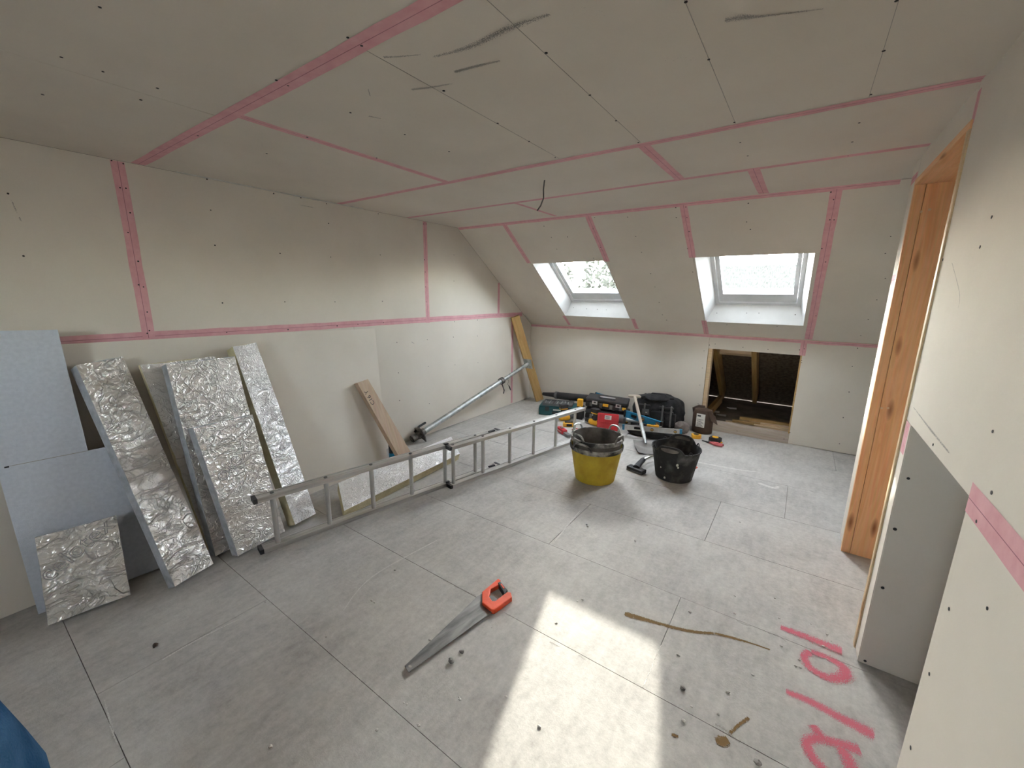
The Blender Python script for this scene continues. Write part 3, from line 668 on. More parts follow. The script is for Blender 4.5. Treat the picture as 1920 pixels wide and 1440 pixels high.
# foil faced boards
sq, n_, A_, ex_, l_ = slab('foil_board', (90, 1173), (245, 1115), (65, 1008), XL+.42, [(90, 1173), (245, 1115), (218, 966), (65, 1008)], .05, 'foam', 'foil', 'sideg', jag=.004,
     label='small square foil-faced insulation offcut propped on the white board', cat='insulation')
p0, p1 = on_plane(98, 1098, n_, A_), on_plane(212, 1000, n_, A_)
text_on(sq, 'celotex', on_plane(92, 1092, n_, A_), p1-p0, n_, (p1-p0).length/2.75, M['emboss'], 'embossed_text', True)
b2, *_ = slab('foil_board', Vector((-2.625, .735, 0)), Vector((-2.645, 1.10, 0)), (262, 684), XL+.165, [Vector((-2.625, .735, 0)), Vector((-2.645, 1.10, 0)), (403, 668), (262, 684)], .028, 'foam', 'foil3', jag=.005,
     label='dull foil-faced insulation board behind the widest foil board, cream foam edge showing', cat='insulation')
b3, n3, A3, *_ = slab('foil_board', (404, 1043), (524, 984), (440, 668), XL+.25, [(404, 1043), (524, 984), (440, 668), (311, 683)], .06, 'foam', 'foil', 'sideg', jag=.005,
     label='wide crinkled foil-faced insulation board with a shorter board leaning on it', cat='insulation')
b1, n1, A1, *_ = slab('foil_board', (328, 1100), (400, 1057), (140, 685), XL+.20, [(328, 1100), (400, 1057), (230, 668), (142, 685)], .06, 'foam', 'foil', 'sideg', jag=.004,
     label='narrow foil-faced insulation strip standing beside the white board', cat='insulation')
b4, n4, A4, *_ = slab('foil_board', (446, 1043), (534, 996), (362, 803), XL+.51, [(446, 1043), (534, 996), (473, 777), (362, 803)], .06, 'foam', 'foil', 'sideg', jag=.006,
     label='short foil-faced insulation board leaning against the wide foil board', cat='insulation')
p0, p1 = on_plane(418, 905, n4, A4), on_plane(466, 850, n4, A4)
text_on(b4, 'otex', p0, p1-p0, n4, (p1-p0).length/1.75, M['emboss'], 'embossed_text', True)
b5, n5, A5, *_ = slab('foil_board', (553, 984), (592, 963), (436, 650), XL+.165, [(553, 984), (592, 963), (520, 752), (480, 642), (436, 650)], .075, 'foam', 'foil2', jag=.004,
     label='bright narrow foil-faced insulation strip with thick yellow foam edge', cat='insulation')
p0, p1 = on_plane(526, 848, n5, A5), on_plane(543, 838, n5, A5)
text_on(b5, 'o', p0, p1-p0, n5, .075, M['emboss'], 'embossed_text', True)
# foil board lying behind the ladder, front edge down
A = FL(655, 977); B = FL(872, 866)
A.x -= .03; B.x -= .03; A.z = B.z = .06; back = Vector((-.98, -.05, 0)).normalized()
T_ = A+Vector((-.36, .03, .10)); nf = (B-A).cross(T_-A).normalized(); nf = nf if nf.z > 0 else -nf
P = [pl(u, v, nf, A) for u, v in ((645, 957), (862, 850), (846, 818), (760, 853), (634, 905))]
ex = (B-A).normalized(); ey = nf.cross(ex); loc = [((p-A).dot(ex), (p-A).dot(ey), 0) for p in P]
m = MB(); m.prism(P, -nf*.06, loc); dz = min(v.z for v in m.v)
for v in m.v: v.z -= dz-.002
fb = m.build('foil_board', 'foam'); tag(fb, 'bright foil-faced insulation board lying on the floor behind the ladder', 'insulation')
m = MB(); m.prism([p+nf*.0005-Vector((0, 0, dz-.002)) for p in P], nf*.0012, loc); m.build('foil_facing', 'foil2', fb)

# ---- timber pieces
off, nt_, At_, *_ = slab('timber_offcut', (750, 872), (772, 862), (670, 720), XL+.175, [(756, 873), (777, 862), (690, 714), (670, 721)], .045, 'timber',
     label='knotty timber offcut with pencilled marking leaning beside the plasterboard sheet', cat='timber')
me = off.data   # grain runs along the piece
lv = me.attributes['loc'].data
for d in lv: v = Vector(d.vector); d.vector = (v.y, v.x, v.z)
p0, p1 = on_plane(703, 757, nt_, At_), on_plane(688, 731, nt_, At_)
text_on(off, 'C16 Y', p0, p1-p0, nt_, .052, 'ink')
lb = Vector((-2.88, 4.80, 0)); lt = Vector((-3.04, 4.40, 1.165)); d_ = (lt-lb)
zt_ = Vector((.75, -.66, 0)); T = frame(lb, d_, zt_)
m = MB(); m.lohi((.0, -.055, -.024), (d_.length, .055, .024), T); dz = min(v.z for v in m.v)
for v in m.v: v.z -= dz
tag(m.build('timber_post', 'timbery', bevel=.002), 'yellow timber batten leaning upright in the corner by the knee wall', 'timber')

# ---- steel prop
pa, pb = Vector((-3.015, 2.70, .075)), AX(990, 682, XL+.19)
d_ = pb-pa; L = d_.length; T = frame(pa, d_, (0, 0, 1)); prop = empty('steel_prop', (pa.x, pa.y, 0))
tag(prop, 'galvanised adjustable steel prop lying slanted from the floor up to the corner batten', 'prop')
MB().tube([(.02, 0, 0), (L*.70, 0, 0)], .030, 16, T=T).build('outer_tube', 'galv', prop, True)
MB().tube([(L*.69, 0, 0), (L-.006, 0, 0)], .024, 16, T=T).build('inner_tube', 'galv', prop, True)
MB().tube([(L*.69, 0, 0), (L*.715, 0, 0)], .042, 16, T=T).build('collar', 'rust', prop, True)
MB().tube([(L*.7, 0, -.03), (L*.705, -.01, -.13), (L*.69, -.015, -.16)], .007, 8, T=T).build('collar_handle', 'rust', prop, True)
MB().tube([(L*.76, 0, -.02), (L*.77, -.004, -.06), (L*.755, .004, -.09), (L*.765, 0, -.12)], .0022, 6, T=T).build('pin_chain', 'rust', prop, True)
MB().tube([(L*.765, 0, -.12), (L*.765+.02, 0, -.19)], .006, 8, T=T).build('pin', 'rust', prop, True)
MB().tube([(-.10, 0, 0), (.06, 0, 0)], .036, 16, T=T).build('threaded_end', 'rust', prop, True)
m = MB(); m.prism([T @ Vector((.0, y, z)) for y, z in ((-.07, -.072), (-.02, -.045), (.05, -.072), (.075, -.02), (.06, .06), (.0, .075), (-.06, .05), (-.075, -.01))], (T.to_3x3() @ Vector((.012, 0, 0)))); m.build('base_plate', 'rust', prop)
MB().tube([(-.02, .04, .03), (.06, .06, .045), (.15, .065, .04)], .012, 8, T=T).build('nut_handle', 'blackp', prop, True)
m = MB(); m.box((L-.004, 0, 0), (.006, .13, .13), T); m.build('head_plate', 'galv', prop)
m = MB()
for k in range(9): m.disc(T @ Vector((L*.74+k*.05, .0, .0236)), T.to_3x3() @ Vector((0, 0, 1)), .006, 8, .001)
o = m.build('pin_holes', 'ink', prop); o['kind'] = 'stuff'

# ---- extension ladder lying on its long edge
La, Lb = Vector((-2.306, .892, 0)), Vector((-1.74, 3.643, 0)); ld = (Lb-La).normalized()
lad = empty('extension_ladder', La); tag(lad, 'two-section aluminium ladder lying on its long edge across the floor', 'ladder')
T = frame(La, ld, (0, 0, 1))            # local x along, y to the wall side, z up
def stile(t0, t1, y0, z0):
    m = MB(); w_, h_ = .058, .026
    m.lohi((t0, y0, z0+.003), (t1, y0+w_, z0+h_-.003), T); m.lohi((t0, y0-.004, z0), (t1, y0+.006, z0+h_), T); m.lohi((t0, y0+w_-.006, z0), (t1, y0+w_+.004, z0+h_), T)
    return m.build('stile', 'alu', lad)
def rung(t, y0, ztop):
    m = MB(); m.tube([(t, y0+.029, .02), (t, y0+.029, ztop)], .0145, 12, T=T); o = m.build('rung', 'alu', lad, True)
    m = MB(); m.tube([(t, y0+.029, ztop+.0232), (t, y0+.029, ztop+.0275)], .011, 10, T=T); m.build('rung_end', 'greyp', o, True); return o
HT = .312
for z in (0, HT): stile(0, 1.80, .05, z); stile(1.262, 2.93, -.008, z)
for t in (.088, .386, .68, .976, 1.268, 1.566): rung(t, .05, HT+.003)
for t in (1.305, 1.60, 1.90, 2.20, 2.51, 2.80): rung(t, -.008, HT+.003)
for t, y0, z in ((-.012, .05, 0), (-.012, .05, HT), (1.795, .05, 0), (1.795, .05, HT), (1.255, -.008, 0), (1.255, -.008, HT)):
    m = MB(); m.lohi((t, y0-.005, z), (t+.02, y0+.063, z+.027), T); m.build('end_cap', 'blackp', lad)
for z in (.0, HT):
    for a, b in ((1.262, 1.29), (1.70, 1.76)):
        m = MB(); m.lohi((a, .052, z), (b, .072, z+.034), T); m.build('guide_bracket', 'blackp', lad)

# ---- tubs
def tub_profile(r0, r1, h, th=.004):
    return [(r0-.01, 0), (r0, .006), (r0+(r1-r0)*.5, h*.5), (r1, h-.012), (r1+.006, h-.008), (r1+.006, h), (r1-.002, h), (r1-th, h-.008), (r0+(r1-r0)*.5-th, h*.5), (r0-th-.002, .008), (.0005, .008)]
def tub_handle(c, ang, r, h, rise, half, tube_r, z0=None):
    pts = []; z0 = h-.005 if z0 is None else z0
    for k in range(11):
        a = ang+(-half+2*half*k/10); e = abs(k-5)/5; zz = z0+rise*(1-e**4)
        rr = r+.006*(1-e)
        pts.append((c[0]+math.cos(a)*rr, c[1]+math.sin(a)*rr, zz))
    return MB().tube(pts, tube_r, 8)
c1 = (-1.235, 2.965)
yt = empty('yellow_tub', (c1[0], c1[1], 0)); tag(yt, 'yellow builders tub with a black tub nested inside it', 'tub')
MB().lathe(tub_profile(.158, .205, .30), (c1[0], c1[1], 0), 48).build('body', 'yellow', yt, True)
MB().lathe([(.2035, .262), (.2095, .265), (.2135, .300), (.208, .304), (.203, .300)], (c1[0], c1[1], 0), 48, caps=False).build('mortar_band', 'rim', yt, True)
for a in (-1.75, 1.35): tub_handle(c1, a, .213, .3, .05, .42, .008).build('handle', 'rim', yt, True)
bt = empty('black_tub', (c1[0], c1[1], .03)); tag(bt, 'black rubber tub sitting inside the yellow tub', 'tub')
MB().lathe([(r, z+.03) for r, z in tub_profile(.150, .198, .335)], (c1[0], c1[1], 0), 48).build('body', ['tubin'], bt, True)
MB().lathe([(.199, .33), (.206, .335), (.209, .365), (.204, .3685), (.196, .366)], (c1[0], c1[1], 0), 48, caps=False).build('rim', 'rim', bt, True)
for a in (-1.95, 1.2, -.15, 2.9): tub_handle(c1, a, .207, .365, .052, .30, .0075, .358).build('handle', 'galv' if a > 1 else 'rim', bt, True)
c2 = (-.715, 3.375)
kt = empty('black_tub', (c2[0], c2[1], 0)); tag(kt, 'scuffed black rubber tub standing alone beside the vacuum nozzle', 'tub')
a_h = [math.atan2(-c2[1], -c2[0])-.25, math.atan2(-c2[1], -c2[0])-.25+math.pi]
def earz(a, r, z):
    if z < .2: return 0
    e = 0
    for h in a_h:
        d = abs((a-h+math.pi) % (2*math.pi)-math.pi); e = max(e, .055*max(0, 1-(d/.62)**4))
    return e*(z-.2)/.065
MB().lathe(tub_profile(.142, .186, .262), (c2[0], c2[1], 0), 64, fn=earz).build('body', 'tubblk', kt, True)
for h in a_h:                                     # grip slots
    for rr, sgn in ((.193, 1), (.1785, -1)):
        m = MB(); vs = []
        for k in range(9):
            a = h+(-.36+.72*k/8); e = .017*math.sqrt(max(0, 1-((k-4)/4.2)**2))
            for s_ in (-1, 1): vs.append((c2[0]+math.cos(a)*rr, c2[1]+math.sin(a)*rr, .283+s_*e))
        m.add(vs, [(2*k, 2*k+2, 2*k+3, 2*k+1) for k in range(8)]); m.build('grip_slot', 'tubin', kt)
for a in (a_h[0]-.8, a_h[0]+.85, a_h[1]-.8, a_h[1]+.8):
    m = MB(); m.tube([(c2[0]+math.cos(a+t)*.190, c2[1]+math.sin(a+t)*.190, .262+.022*math.sin(math.pi*(t+.09)/.18)) for t in (-.09, -.045, 0, .045, .09)], .004, 6); m.build('rope_lug', 'tubblk', kt, True)
p = Vector((c2[0], c2[1], 0)); 
for an, z, s in ((-1.25, .17, .012), (-1.2, .15, .008), (-1.75, .045, .009), (-2.0, .12, .006)):
    m = MB(); m.blob((c2[0]+math.cos(an)*.168, c2[1]+math.sin(an)*.168, z), (s*.8, s*.5, s), 2, .5, 4, seed=an); m.build('plaster_splash', 'label', kt, True)

# ---- hand saw
s0, s1 = FL(762, 1256), FL(955, 1108); d_ = (s1-s0).normalized(); L = (s1-s0).length
T = frame(s0, d_, (0, 0, 1)); saw = empty('hand_saw', s0); tag(saw, 'hand saw with grey blade and orange handle lying on the floor', 'saw')
# local y to the left of the blade direction (far side), negative is the tooth side
def sawp(u, v): q = T.inverted() @ FL(u, v, .012); return (q.x, q.y)
hl = [sawp(*q) for q in ((759, 1248), (767, 1261), (922, 1148), (920, 1124), (905, 1112), (895, 1118))]
teeth = []; a, b = Vector(hl[1]), Vector(hl[2]); k = 70
for i in range(k):
    q = a.lerp(b, i/k); teeth.append((q.x, q.y)); q = a.lerp(b, (i+.5)/k); nn_ = (b-a).orthogonal().normalized(); teeth.append((q.x+nn_.x*.003*(1 if nn_.y > 0 else -1), q.y+nn_.y*.003*(1 if nn_.y > 0 else -1)))
poly = [hl[0]]+teeth+hl[2:]
zb = .010
m = MB(); m.prism([T @ Vector((x, y, zb)) for x, y in poly], (0, 0, .0012), [(x, y, 0) for x, y in poly]); m.build('blade', 'steel', saw)
hq = [sawp(*q) for q in ((905, 1117), (930, 1096), (937, 1090), (941, 1093), (937, 1101), (919, 1110), (917, 1121), (922, 1131), (929, 1132), (953, 1116), (958, 1117), (959, 1125), (926, 1149), (922, 1148), (904, 1135))]
hq = [sawp(*q) for q in ((904, 1114), (934, 1089), (939, 1092), (936, 1100), (920, 1109), (917, 1122), (923, 1131), (929, 1131), (951, 1114), (958, 1115), (960, 1124), (927, 1148), (921, 1147), (904, 1134))]
m = MB(); m.prism([T @ Vector((x, y, 0)) for x, y in hq], (0, 0, .026), [(x, y, 0) for x, y in hq]); m.build('handle', 'orange', saw, bevel=.004)
gq = [sawp(*q) for q in ((933, 1098), (938, 1095), (952, 1111), (946, 1119))]
m = MB(); m.prism([T @ Vector((x, y, .001)) for x, y in gq], (0, 0, .028), [(x, y, 0) for x, y in gq]); m.build('grip', 'blackp', saw, bevel=.004)
gq = [sawp(*q) for q in ((917, 1123), (922, 1120), (934, 1128), (928, 1134), (921, 1130))]
m = MB(); m.prism([T @ Vector((x, y, .001)) for x, y in gq], (0, 0, .024), [(x, y, 0) for x, y in gq]); m.build('grip_inlay', 'greyp', saw)
gq = [sawp(*q) for q in ((938, 1101), (940, 1100), (946, 1108), (944, 1110))]
m = MB(); m.prism([T @ Vector((x, y, .0292)) for x, y in gq], (0, 0, .0014), [(x, y, 0) for x, y in gq]); m.build('badge', 'orange', saw)
q = sawp(769, 1249); m = MB(); m.tube([T @ Vector((q[0]-.006, q[1], zb+.0013)), T @ Vector((q[0]+.006, q[1], zb+.0013))], .0001, 4)
m = MB(); m.lathe([(.0065, 0), (.0065, .0004)], T @ Vector((q[0], q[1], zb+.0012)), 12, 1.3, .8); m.build('hanging_hole', 'floor', saw)

# ---- ceiling cable
cp = CE(1021, 338); m = MB(); zl = VZ(1010, 395, cp)
m.tube([cp, cp+Vector((-.006, 0, -.05)), cp+Vector((-.004, .0, -.10)), Vector((cp.x-.02, cp.y-.005, zl+.03)), Vector((cp.x-.035, cp.y-.02, zl))], .0042, 8)
ct = m.build('ceiling_cable', 'wire', None, True); tag(ct, 'short grey cable end hanging out of the ceiling', 'cable')

# ---- blue clothing at the left, stood in for by an added sack shape
m = MB(); m.blob((-1.125, -.2, .45), (.2, .2, .5), 4, .07, 2.6, flat=-.449, seed=3)
bb = m.build('clothing_stand_in', 'denim', None, True); tag(bb, 'blue clothing at the edge of view, built as a tall standing sack shape', 'clothing stand-in')
m = MB(); m.tube([(-1.20, -.2, .90), (-1.19, -.2, .98), (-1.13, -.2, 1.01), (-1.07, -.2, .98), (-1.06, -.2, .90)], .014, 8); m.build('strap', 'denim', bb, True)

# ================================================================== TOOLS BY THE KNEE WALL
def bx(parent, name, mat, lo, hi, T, bevel=0): m = MB(); m.lohi(lo, hi, T); return m.build(name, mat, parent, bevel=bevel)
# dark teal tool case with an open tray of bits on its lid
T = RZ((-2.37, 4.44, 0), 20); gc = empty('tool_case', (-2.37, 4.44, 0)); tag(gc, 'dark teal tool case with an open tray of bits on top', 'tool case')
bx(gc, 'body', 'teal', (-.24, -.13, 0), (.24, .13, .10), T, .012); bx(gc, 'lid', 'teal', (-.235, -.125, .10), (.235, .125, .118), T, .006)
bx(gc, 'latch', 'blackp', (-.16, -.14, .06), (-.11, -.128, .115), T, .003); bx(gc, 'latch', 'blackp', (.11, -.14, .06), (.16, -.128, .115), T, .003)
bx(gc, 'handle', 'blackp', (-.07, -.145, .03), (.07, -.128, .055), T, .005); bx(gc, 'nameplate', 'label', (-.06, -.1315, .07), (.05, -.1295, .085), T)
tr = bx(gc, 'tray', 'greyp', (-.2, -.11, .118), (.17, .11, .128), T, .002)
for a in (((-.2, -.11, .128), (-.19, .11, .148)), ((.16, -.11, .128), (.17, .11, .148)), ((-.19, -.11, .128), (.16, -.1, .148)), ((-.19, .1, .128), (.16, .11, .148)), ((-.05, -.1, .128), (-.042, .1, .144)), ((.06, -.1, .128), (.068, .1, .144))):
    bx(tr, 'tray_wall', 'greyp', a[0], a[1], T)
for k in range(7):
    x = -.17+k*.047; m = MB(); m.tube([(x, -.07, .137), (x+random.uniform(-.01, .01), .05+random.uniform(0, .03), .137)], .006, 8, T=T); m.build('drill_bit', random.choice(['silver', 'galv', 'brown']), tr, True)
# long black tapered nozzle tube behind it
a, b = Vector((-2.82, 4.79, .12)), Vector((-2.10, 4.74, .17)); d_ = b-a
nz = MB(); nz.tube([a, a.lerp(b, .25), a.lerp(b, .3), b], [.022, .034, .045, .05], 14); nzo = nz.build('blower_nozzle', 'blackp', None, True); tag(nzo, 'long black tapered nozzle tube lying behind the teal tool case', 'nozzle')
MB().tube([a.lerp(b, .29), a.lerp(b, .34)], .05, 14).build('joint_ring', 'greyp', nzo, True)
MB().tube([a.lerp(b, .6)-Vector((0, 0, .045)), Vector((a.lerp(b, .6).x, a.lerp(b, .6).y, .0))], .014, 8).build('support_foot', 'blackp', nzo, True)
# blue level end sticking up behind the toolboxes
T = frame((-2.06, 4.835, .215), (1, -.1, -.14), (0, 0, 1)); bl = MB(); bl.lohi((0, -.012, -.03), (.34, .012, .03), T); blo = bl.build('torpedo_level', 'blue', None, bevel=.004); tag(blo, 'short blue level lying on the toolboxes against the knee wall', 'level')
m = MB(); m.tube([(.09, -.0125, .0), (.09, .0125, .0)], .016, 14, T=T); m.build('vial', 'greyp', blo, True)
bx(blo, 'end_cap', 'blackp', (-.008, -.013, -.031), (.004, .013, .031), T)
# two stacked black toolboxes with yellow catches
def toolbox(o, rz, tilt, W, D, Hh, label, z):
    T = Matrix.Translation(Vector(o)) @ Matrix.Rotation(math.radians(rz), 4, 'Z') @ Matrix.Rotation(math.radians(tilt), 4, 'Y')
    t = empty('tool_box', (o[0], o[1], z)); tag(t, label, 'tool box', 'black tool boxes stacked by the knee wall')
    bx(t, 'base', 'blackp', (-W/2, -D/2, 0), (W/2, D/2, Hh*.58), T, .012); bx(t, 'lid', 'blackp', (-W/2-.004, -D/2-.004, Hh*.6), (W/2+.004, D/2+.004, Hh), T, .012)
    for x in (-W*.36, -W*.12, W*.13, W*.36): bx(t, 'rib', 'greyp', (x-.016, -D/2-.012, .01), (x+.016, -D/2, Hh*.56), T, .003)
    for x in (-W*.27, W*.30):
        l = bx(t, 'latch', 'silver', (x-.03, -D/2-.017, Hh*.40), (x+.03, -D/2-.005, Hh*.78), T, .003)
        bx(l, 'latch_window', 'blackp', (x-.014, -D/2-.0185, Hh*.55), (x+.014, -D/2-.0165, Hh*.72), T)
    bx(t, 'badge', 'toolyel', (-.035, -D/2-.014, Hh*.32), (.03, -D/2-.003, Hh*.62), T, .003)
    bx(t, 'side_catch', 'toolyel', (W/2-.05, -D/2-.014, Hh*.2), (W/2-.005, -D/2-.003, Hh*.5), T, .003)
    h = bx(t, 'handle', 'silver', (-.09, -D*.2, Hh+.004), (.09, -D*.05, Hh+.018), T, .005)
    for x in (-.082, .082): bx(h, 'handle_post', 'blackp', (x-.01, -D*.2, Hh-.004), (x+.01, -D*.05, Hh+.006), T)
    return t
toolbox((-1.80, 4.60, .012), 17, 3, .50, .30, .11, 'lower black tool box with grey ribs, standing on the floor by the knee wall', 0.0)
toolbox((-1.81, 4.605, .150), 14, 3, .48, .28, .105, 'upper black tool box with silver handle, stacked on another tool box', .14)
T = RZ((-2.06, 4.40, .05), 10); yc = empty('battery_pack', (-2.06, 4.40, 0)); tag(yc, 'yellow and black battery clipped beside the stacked tool boxes', 'battery')
bx(yc, 'body', 'blackp', (-.035, -.05, -.05), (.035, .05, .11), T, .006); bx(yc, 'yellow_shell', 'toolyel', (-.034, -.054, .11), (.03, .0, .20), T, .008)
# drills
def drill(o, rz, label, roll=90, s=1.0):
    T = RZ(o, rz) @ Matrix.Rotation(math.radians(roll), 4, 'X') @ Matrix.Scale(s, 4)
    t = empty('cordless_drill', (o[0], o[1], 0)); tag(t, label, 'drill')
    m = MB(); m.tube([(-.08, 0, 0), (-.06, 0, 0), (.03, 0, 0), (.05, 0, 0)], [.02, .034, .034, .03], 14, T=T); m.build('motor_housing', 'toolyel', t, True)
    m = MB(); m.tube([(.05, 0, 0), (.07, 0, 0), (.115, 0, 0), (.125, 0, 0)], [.03, .024, .022, .012], 14, T=T); m.build('chuck', 'blackp', t, True)
    m = MB(); m.prism([T @ Vector(p) for p in ((-.055, .02, -.016), (.0, .03, -.016), (-.01, .12, -.016), (-.055, .12, -.016))], T.to_3x3() @ Vector((0, 0, .032))); m.build('grip', 'blackp', t, bevel=.005)
    bx(t, 'battery', 'blackp', (-.075, .12, -.034), (.02, .165, .034), T, .006); bx(t, 'battery_top', 'toolyel', (-.07, .108, -.03), (.015, .12, .03), T, .004)
    m = MB(); m.tube([(.012, .035, 0), (.02, .05, 0)], .008, 8, T=T); m.build('trigger', 'blackp', t, True)
    return t
drill((-2.17, 4.22, .036), 55, 'yellow cordless drill lying in front of the teal tool case')
drill((-1.83, 4.26, .036), 160, 'yellow cordless drill lying under the stacked tool boxes', 90)
T = RZ((-2.03, 4.05, 0), 30); tri = empty('tool_holster', (-2.03, 4.05, 0)); tag(tri, 'small yellow tool holster lying between ladder and tool boxes', 'tool')
bx(tri, 'shell', 'toolyel', (-.07, -.035, 0), (.07, .035, .045), T, .01); bx(tri, 'clip', 'blackp', (-.03, -.04, .01), (.03, -.034, .04), T, .003); bx(tri, 'cap', 'blackp', (-.05, -.02, .045), (.04, .02, .06), T, .005)
# red case propped upright with a white label
T = Matrix.Translation((-1.625, 4.18, 0)) @ Matrix.Rotation(math.radians(16), 4, 'Z') @ Matrix.Rotation(math.radians(-12), 4, 'X')
rc_ = empty('red_case', (-1.625, 4.18, 0)); tag(rc_, 'red plastic case standing on edge with a white label', 'case')
bx(rc_, 'shell', 'red', (-.115, -.03, .0), (.115, .03, .185), T, .012); bx(rc_, 'lid_edge', 'red', (-.118, -.033, .083), (.118, .033, .092), T, .002)
lbx = bx(rc_, 'paper_label', 'label', (-.035, -.0315, .12), (.038, -.0302, .165), T)
for k in range(3): bx(lbx, 'print_line', 'ink', (-.028, -.0322, .13+k*.011), (.02, -.0316, .1345+k*.011), T)
bx(rc_, 'handle', 'blackp', (-.05, -.012, .183), (.05, .012, .197), T, .004)
# red and grey trowel grip and red pliers
T = RZ((-1.98, 3.80, 0), -35); tw = empty('multi_tool', (-1.98, 3.80, 0)); tag(tw, 'red and grey hand tool on the floor beside the ladder end', 'hand tool')
bx(tw, 'grip', 'red', (-.10, -.03, 0), (.06, .03, .05), T, .012); bx(tw, 'blade', 'greyp', (.055, -.024, .008), (.16, .024, .03), T, .004); bx(tw, 'grip_stripe', 'label', (-.07, -.0315, .02), (.03, -.0295, .028), T); bx(tw, 'button', 'greyp', (-.04, -.012, .048), (.0, .012, .056), T, .002)
T = RZ((-1.80, 3.98, 0), 10); pr = empty('pliers', (-1.80, 3.98, 0)); tag(pr, 'red handled pliers lying in front of the red case', 'pliers')
for s_ in (-1, 1):
    m = MB(); m.tube([(0, 0, .012), (-.05, .018*s_, .012), (-.14, .022*s_, .012)], [.008, .010, .008], 8, T=T); m.build('handle', 'red', pr, True)
    m = MB(); m.prism([T @ Vector(p) for p in ((-.005, .012*s_, .004), (.02, .014*s_, .004), (.06, .003*s_, .004), (.0, .0, .004))], (0, 0, .014)); m.build('jaw', 'silver', pr)
MB().tube([(0, 0, .003), (0, 0, .022)], .009, 10, T=T).build('pivot', 'silver', pr, True)
# spirit levels
def level(a, b, hh, mat, label, cat='spirit level', up=(0, 0, 1), vm='label'):
    a, b = Vector(a), Vector(b); d = b-a; T = frame(a, d, up); L = d.length; t = empty('spirit_level', (a.x, a.y, min(a.z, b.z)-hh/2)); tag(t, label, cat)
    m = MB()
    segs = [(0, L*.16), (L*.40, L*.62), (L*.86, L)]
    m.lohi((0, -.011, -hh/2), (L, .011, -hh/2+.010), T); m.lohi((0, -.011, hh/2-.010), (L, .011, hh/2), T)
    for s0, s1 in segs: m.lohi((s0, -.009, -hh/2+.009), (s1, .009, hh/2-.009), T)
    m.build('box_beam', mat, t)
    bx(t, 'web', mat if mat == 'blue' else 'silver', (0, -.004, -hh/2+.008), (L, .004, hh/2-.008), T)
    for x in (.005, L-.005): bx(t, 'end_cap', 'blackp' if mat == 'blue' else 'blue', (x-.012, -.013, -hh/2-.002), (x+.012, .013, hh/2+.002), T, .002)
    for x in (L*.51, L*.90):
        v = MB(); v.tube([(x, -.014, 0), (x, .014, 0)], hh*.34, 14, T=T); vo = v.build('vial_ring', 'greyp', t, True)
        v = MB(); v.tube([(x-.012, -.0155, 0), (x+.012, -.0155, 0)], .005, 8, T=T); v.build('vial', 'toolyel', vo, True)
    m = MB(); m.lohi((L*.2, -.0122, -hh*.2), (L*.34, .0122, hh*.2), T); m.build('hand_hole', 'ink', t)
    return t
level((-1.50, 4.36, .175), (-1.06, 4.24, .150), .075, 'blue', 'blue spirit level leaning over the tools beside the black bag')
level((-1.42, 4.10, .10), (-.86, 4.22, .125), .05, 'silver', 'silver spirit level with blue ends lying across the tools in front of the black bag')
# what the levels rest on: a grey drain rod bundle and a black pouch
T = RZ((-1.43, 4.45, .08), 8); vt = MB(); vt.tube([(-.14, 0, 0), (.18, 0, 0)], .022, 12, T=T); vto = vt.build('vacuum_tube', 'galv', None, True); tag(vto, 'short grey metal vacuum tube lying beside the blue level', 'vacuum tube')
vt = MB(); vt.tube([(-.19, 0, 0), (-.17, 0, 0), (-.10, 0, 0), (-.08, 0, 0)], [.034, .05, .05, .03], 14, T=T); vt.build('hose_end', 'greyp', vto, True)
bx(vto, 'tube_rest', 'blackp', (-.02, -.03, -.08), (.05, .03, -.02), T, .004)
pc = MB(); pc.blob((-1.17, 4.26, .045), (.25, .09, .055), 3, .14, 3, flat=-.044, seed=5, p=3); pco = pc.build('tool_pouch', 'bagcloth', None, True); tag(pco, 'flat black tool pouch under the spirit levels', 'pouch')
m = MB(); m.tube([(-1.42, 4.22, .06), (-1.3, 4.2, .085), (-1.1, 4.2, .09), (-.98, 4.23, .06)], .01, 6); m.build('strap', 'blackp', pco, True)
T = RZ((-1.13, 4.162, .143), 15); yk = empty('utility_knife', (-1.13, 4.162, .135)); tag(yk, 'yellow utility knife lying on the silver spirit level', 'knife')
bx(yk, 'body', 'toolyel', (-.06, -.012, .0), (.06, .012, .02), T, .006); bx(yk, 'slider', 'blackp', (-.02, -.005, .019), (.01, .005, .024), T); bx(yk, 'blade', 'silver', (.058, -.001, .004), (.085, .001, .016), T)
# black tool bag
bc = Vector((-1.225, 4.70, 0)); T = RZ(bc, 8); bag = empty('tool_bag', bc); tag(bag, 'large black tool bag slumped against the knee wall behind the shovel', 'bag')
m = MB(); m.blob((0, 0, .17), (.275, .155, .195), 4, .10, 2.2, T=T, flat=-.168, seed=1, p=2.8); m.build('body', 'bagcloth', bag, True)
m = MB(); m.blob((-.03, -.05, .33), (.20, .10, .045), 3, .25, 3, T=T, seed=4); m.build('top_flap', 'bagcloth', bag, True)
for x0, x1, z0, z1 in ((-.20, -.07, .14, .27), (-.06, .08, .05, .21), (.09, .2, .06, .2), (-.21, -.08, .03, .12)):
    bx(bag, 'pocket', 'bagcloth', (x0, -.185, z0), (x1, -.13, z1), T, .012)
for z in (.1, .15, .2, .25): bx(bag, 'webbing', 'blackp', (.02, -.178, z), (.17, -.14, z+.018), T, .002)
for x in (-.14, .05, .14): bx(bag, 'strap', 'greyp', (x, -.189, .05), (x+.018, -.15, .28), T, .002)
pt = bx(bag, 'badge', 'greyp', (-.155, -.192, .16), (-.085, -.184, .225), T, .002); bx(pt, 'badge_print', 'label', (-.118, -.1935, .185), (-.1, -.1915, .192), T)
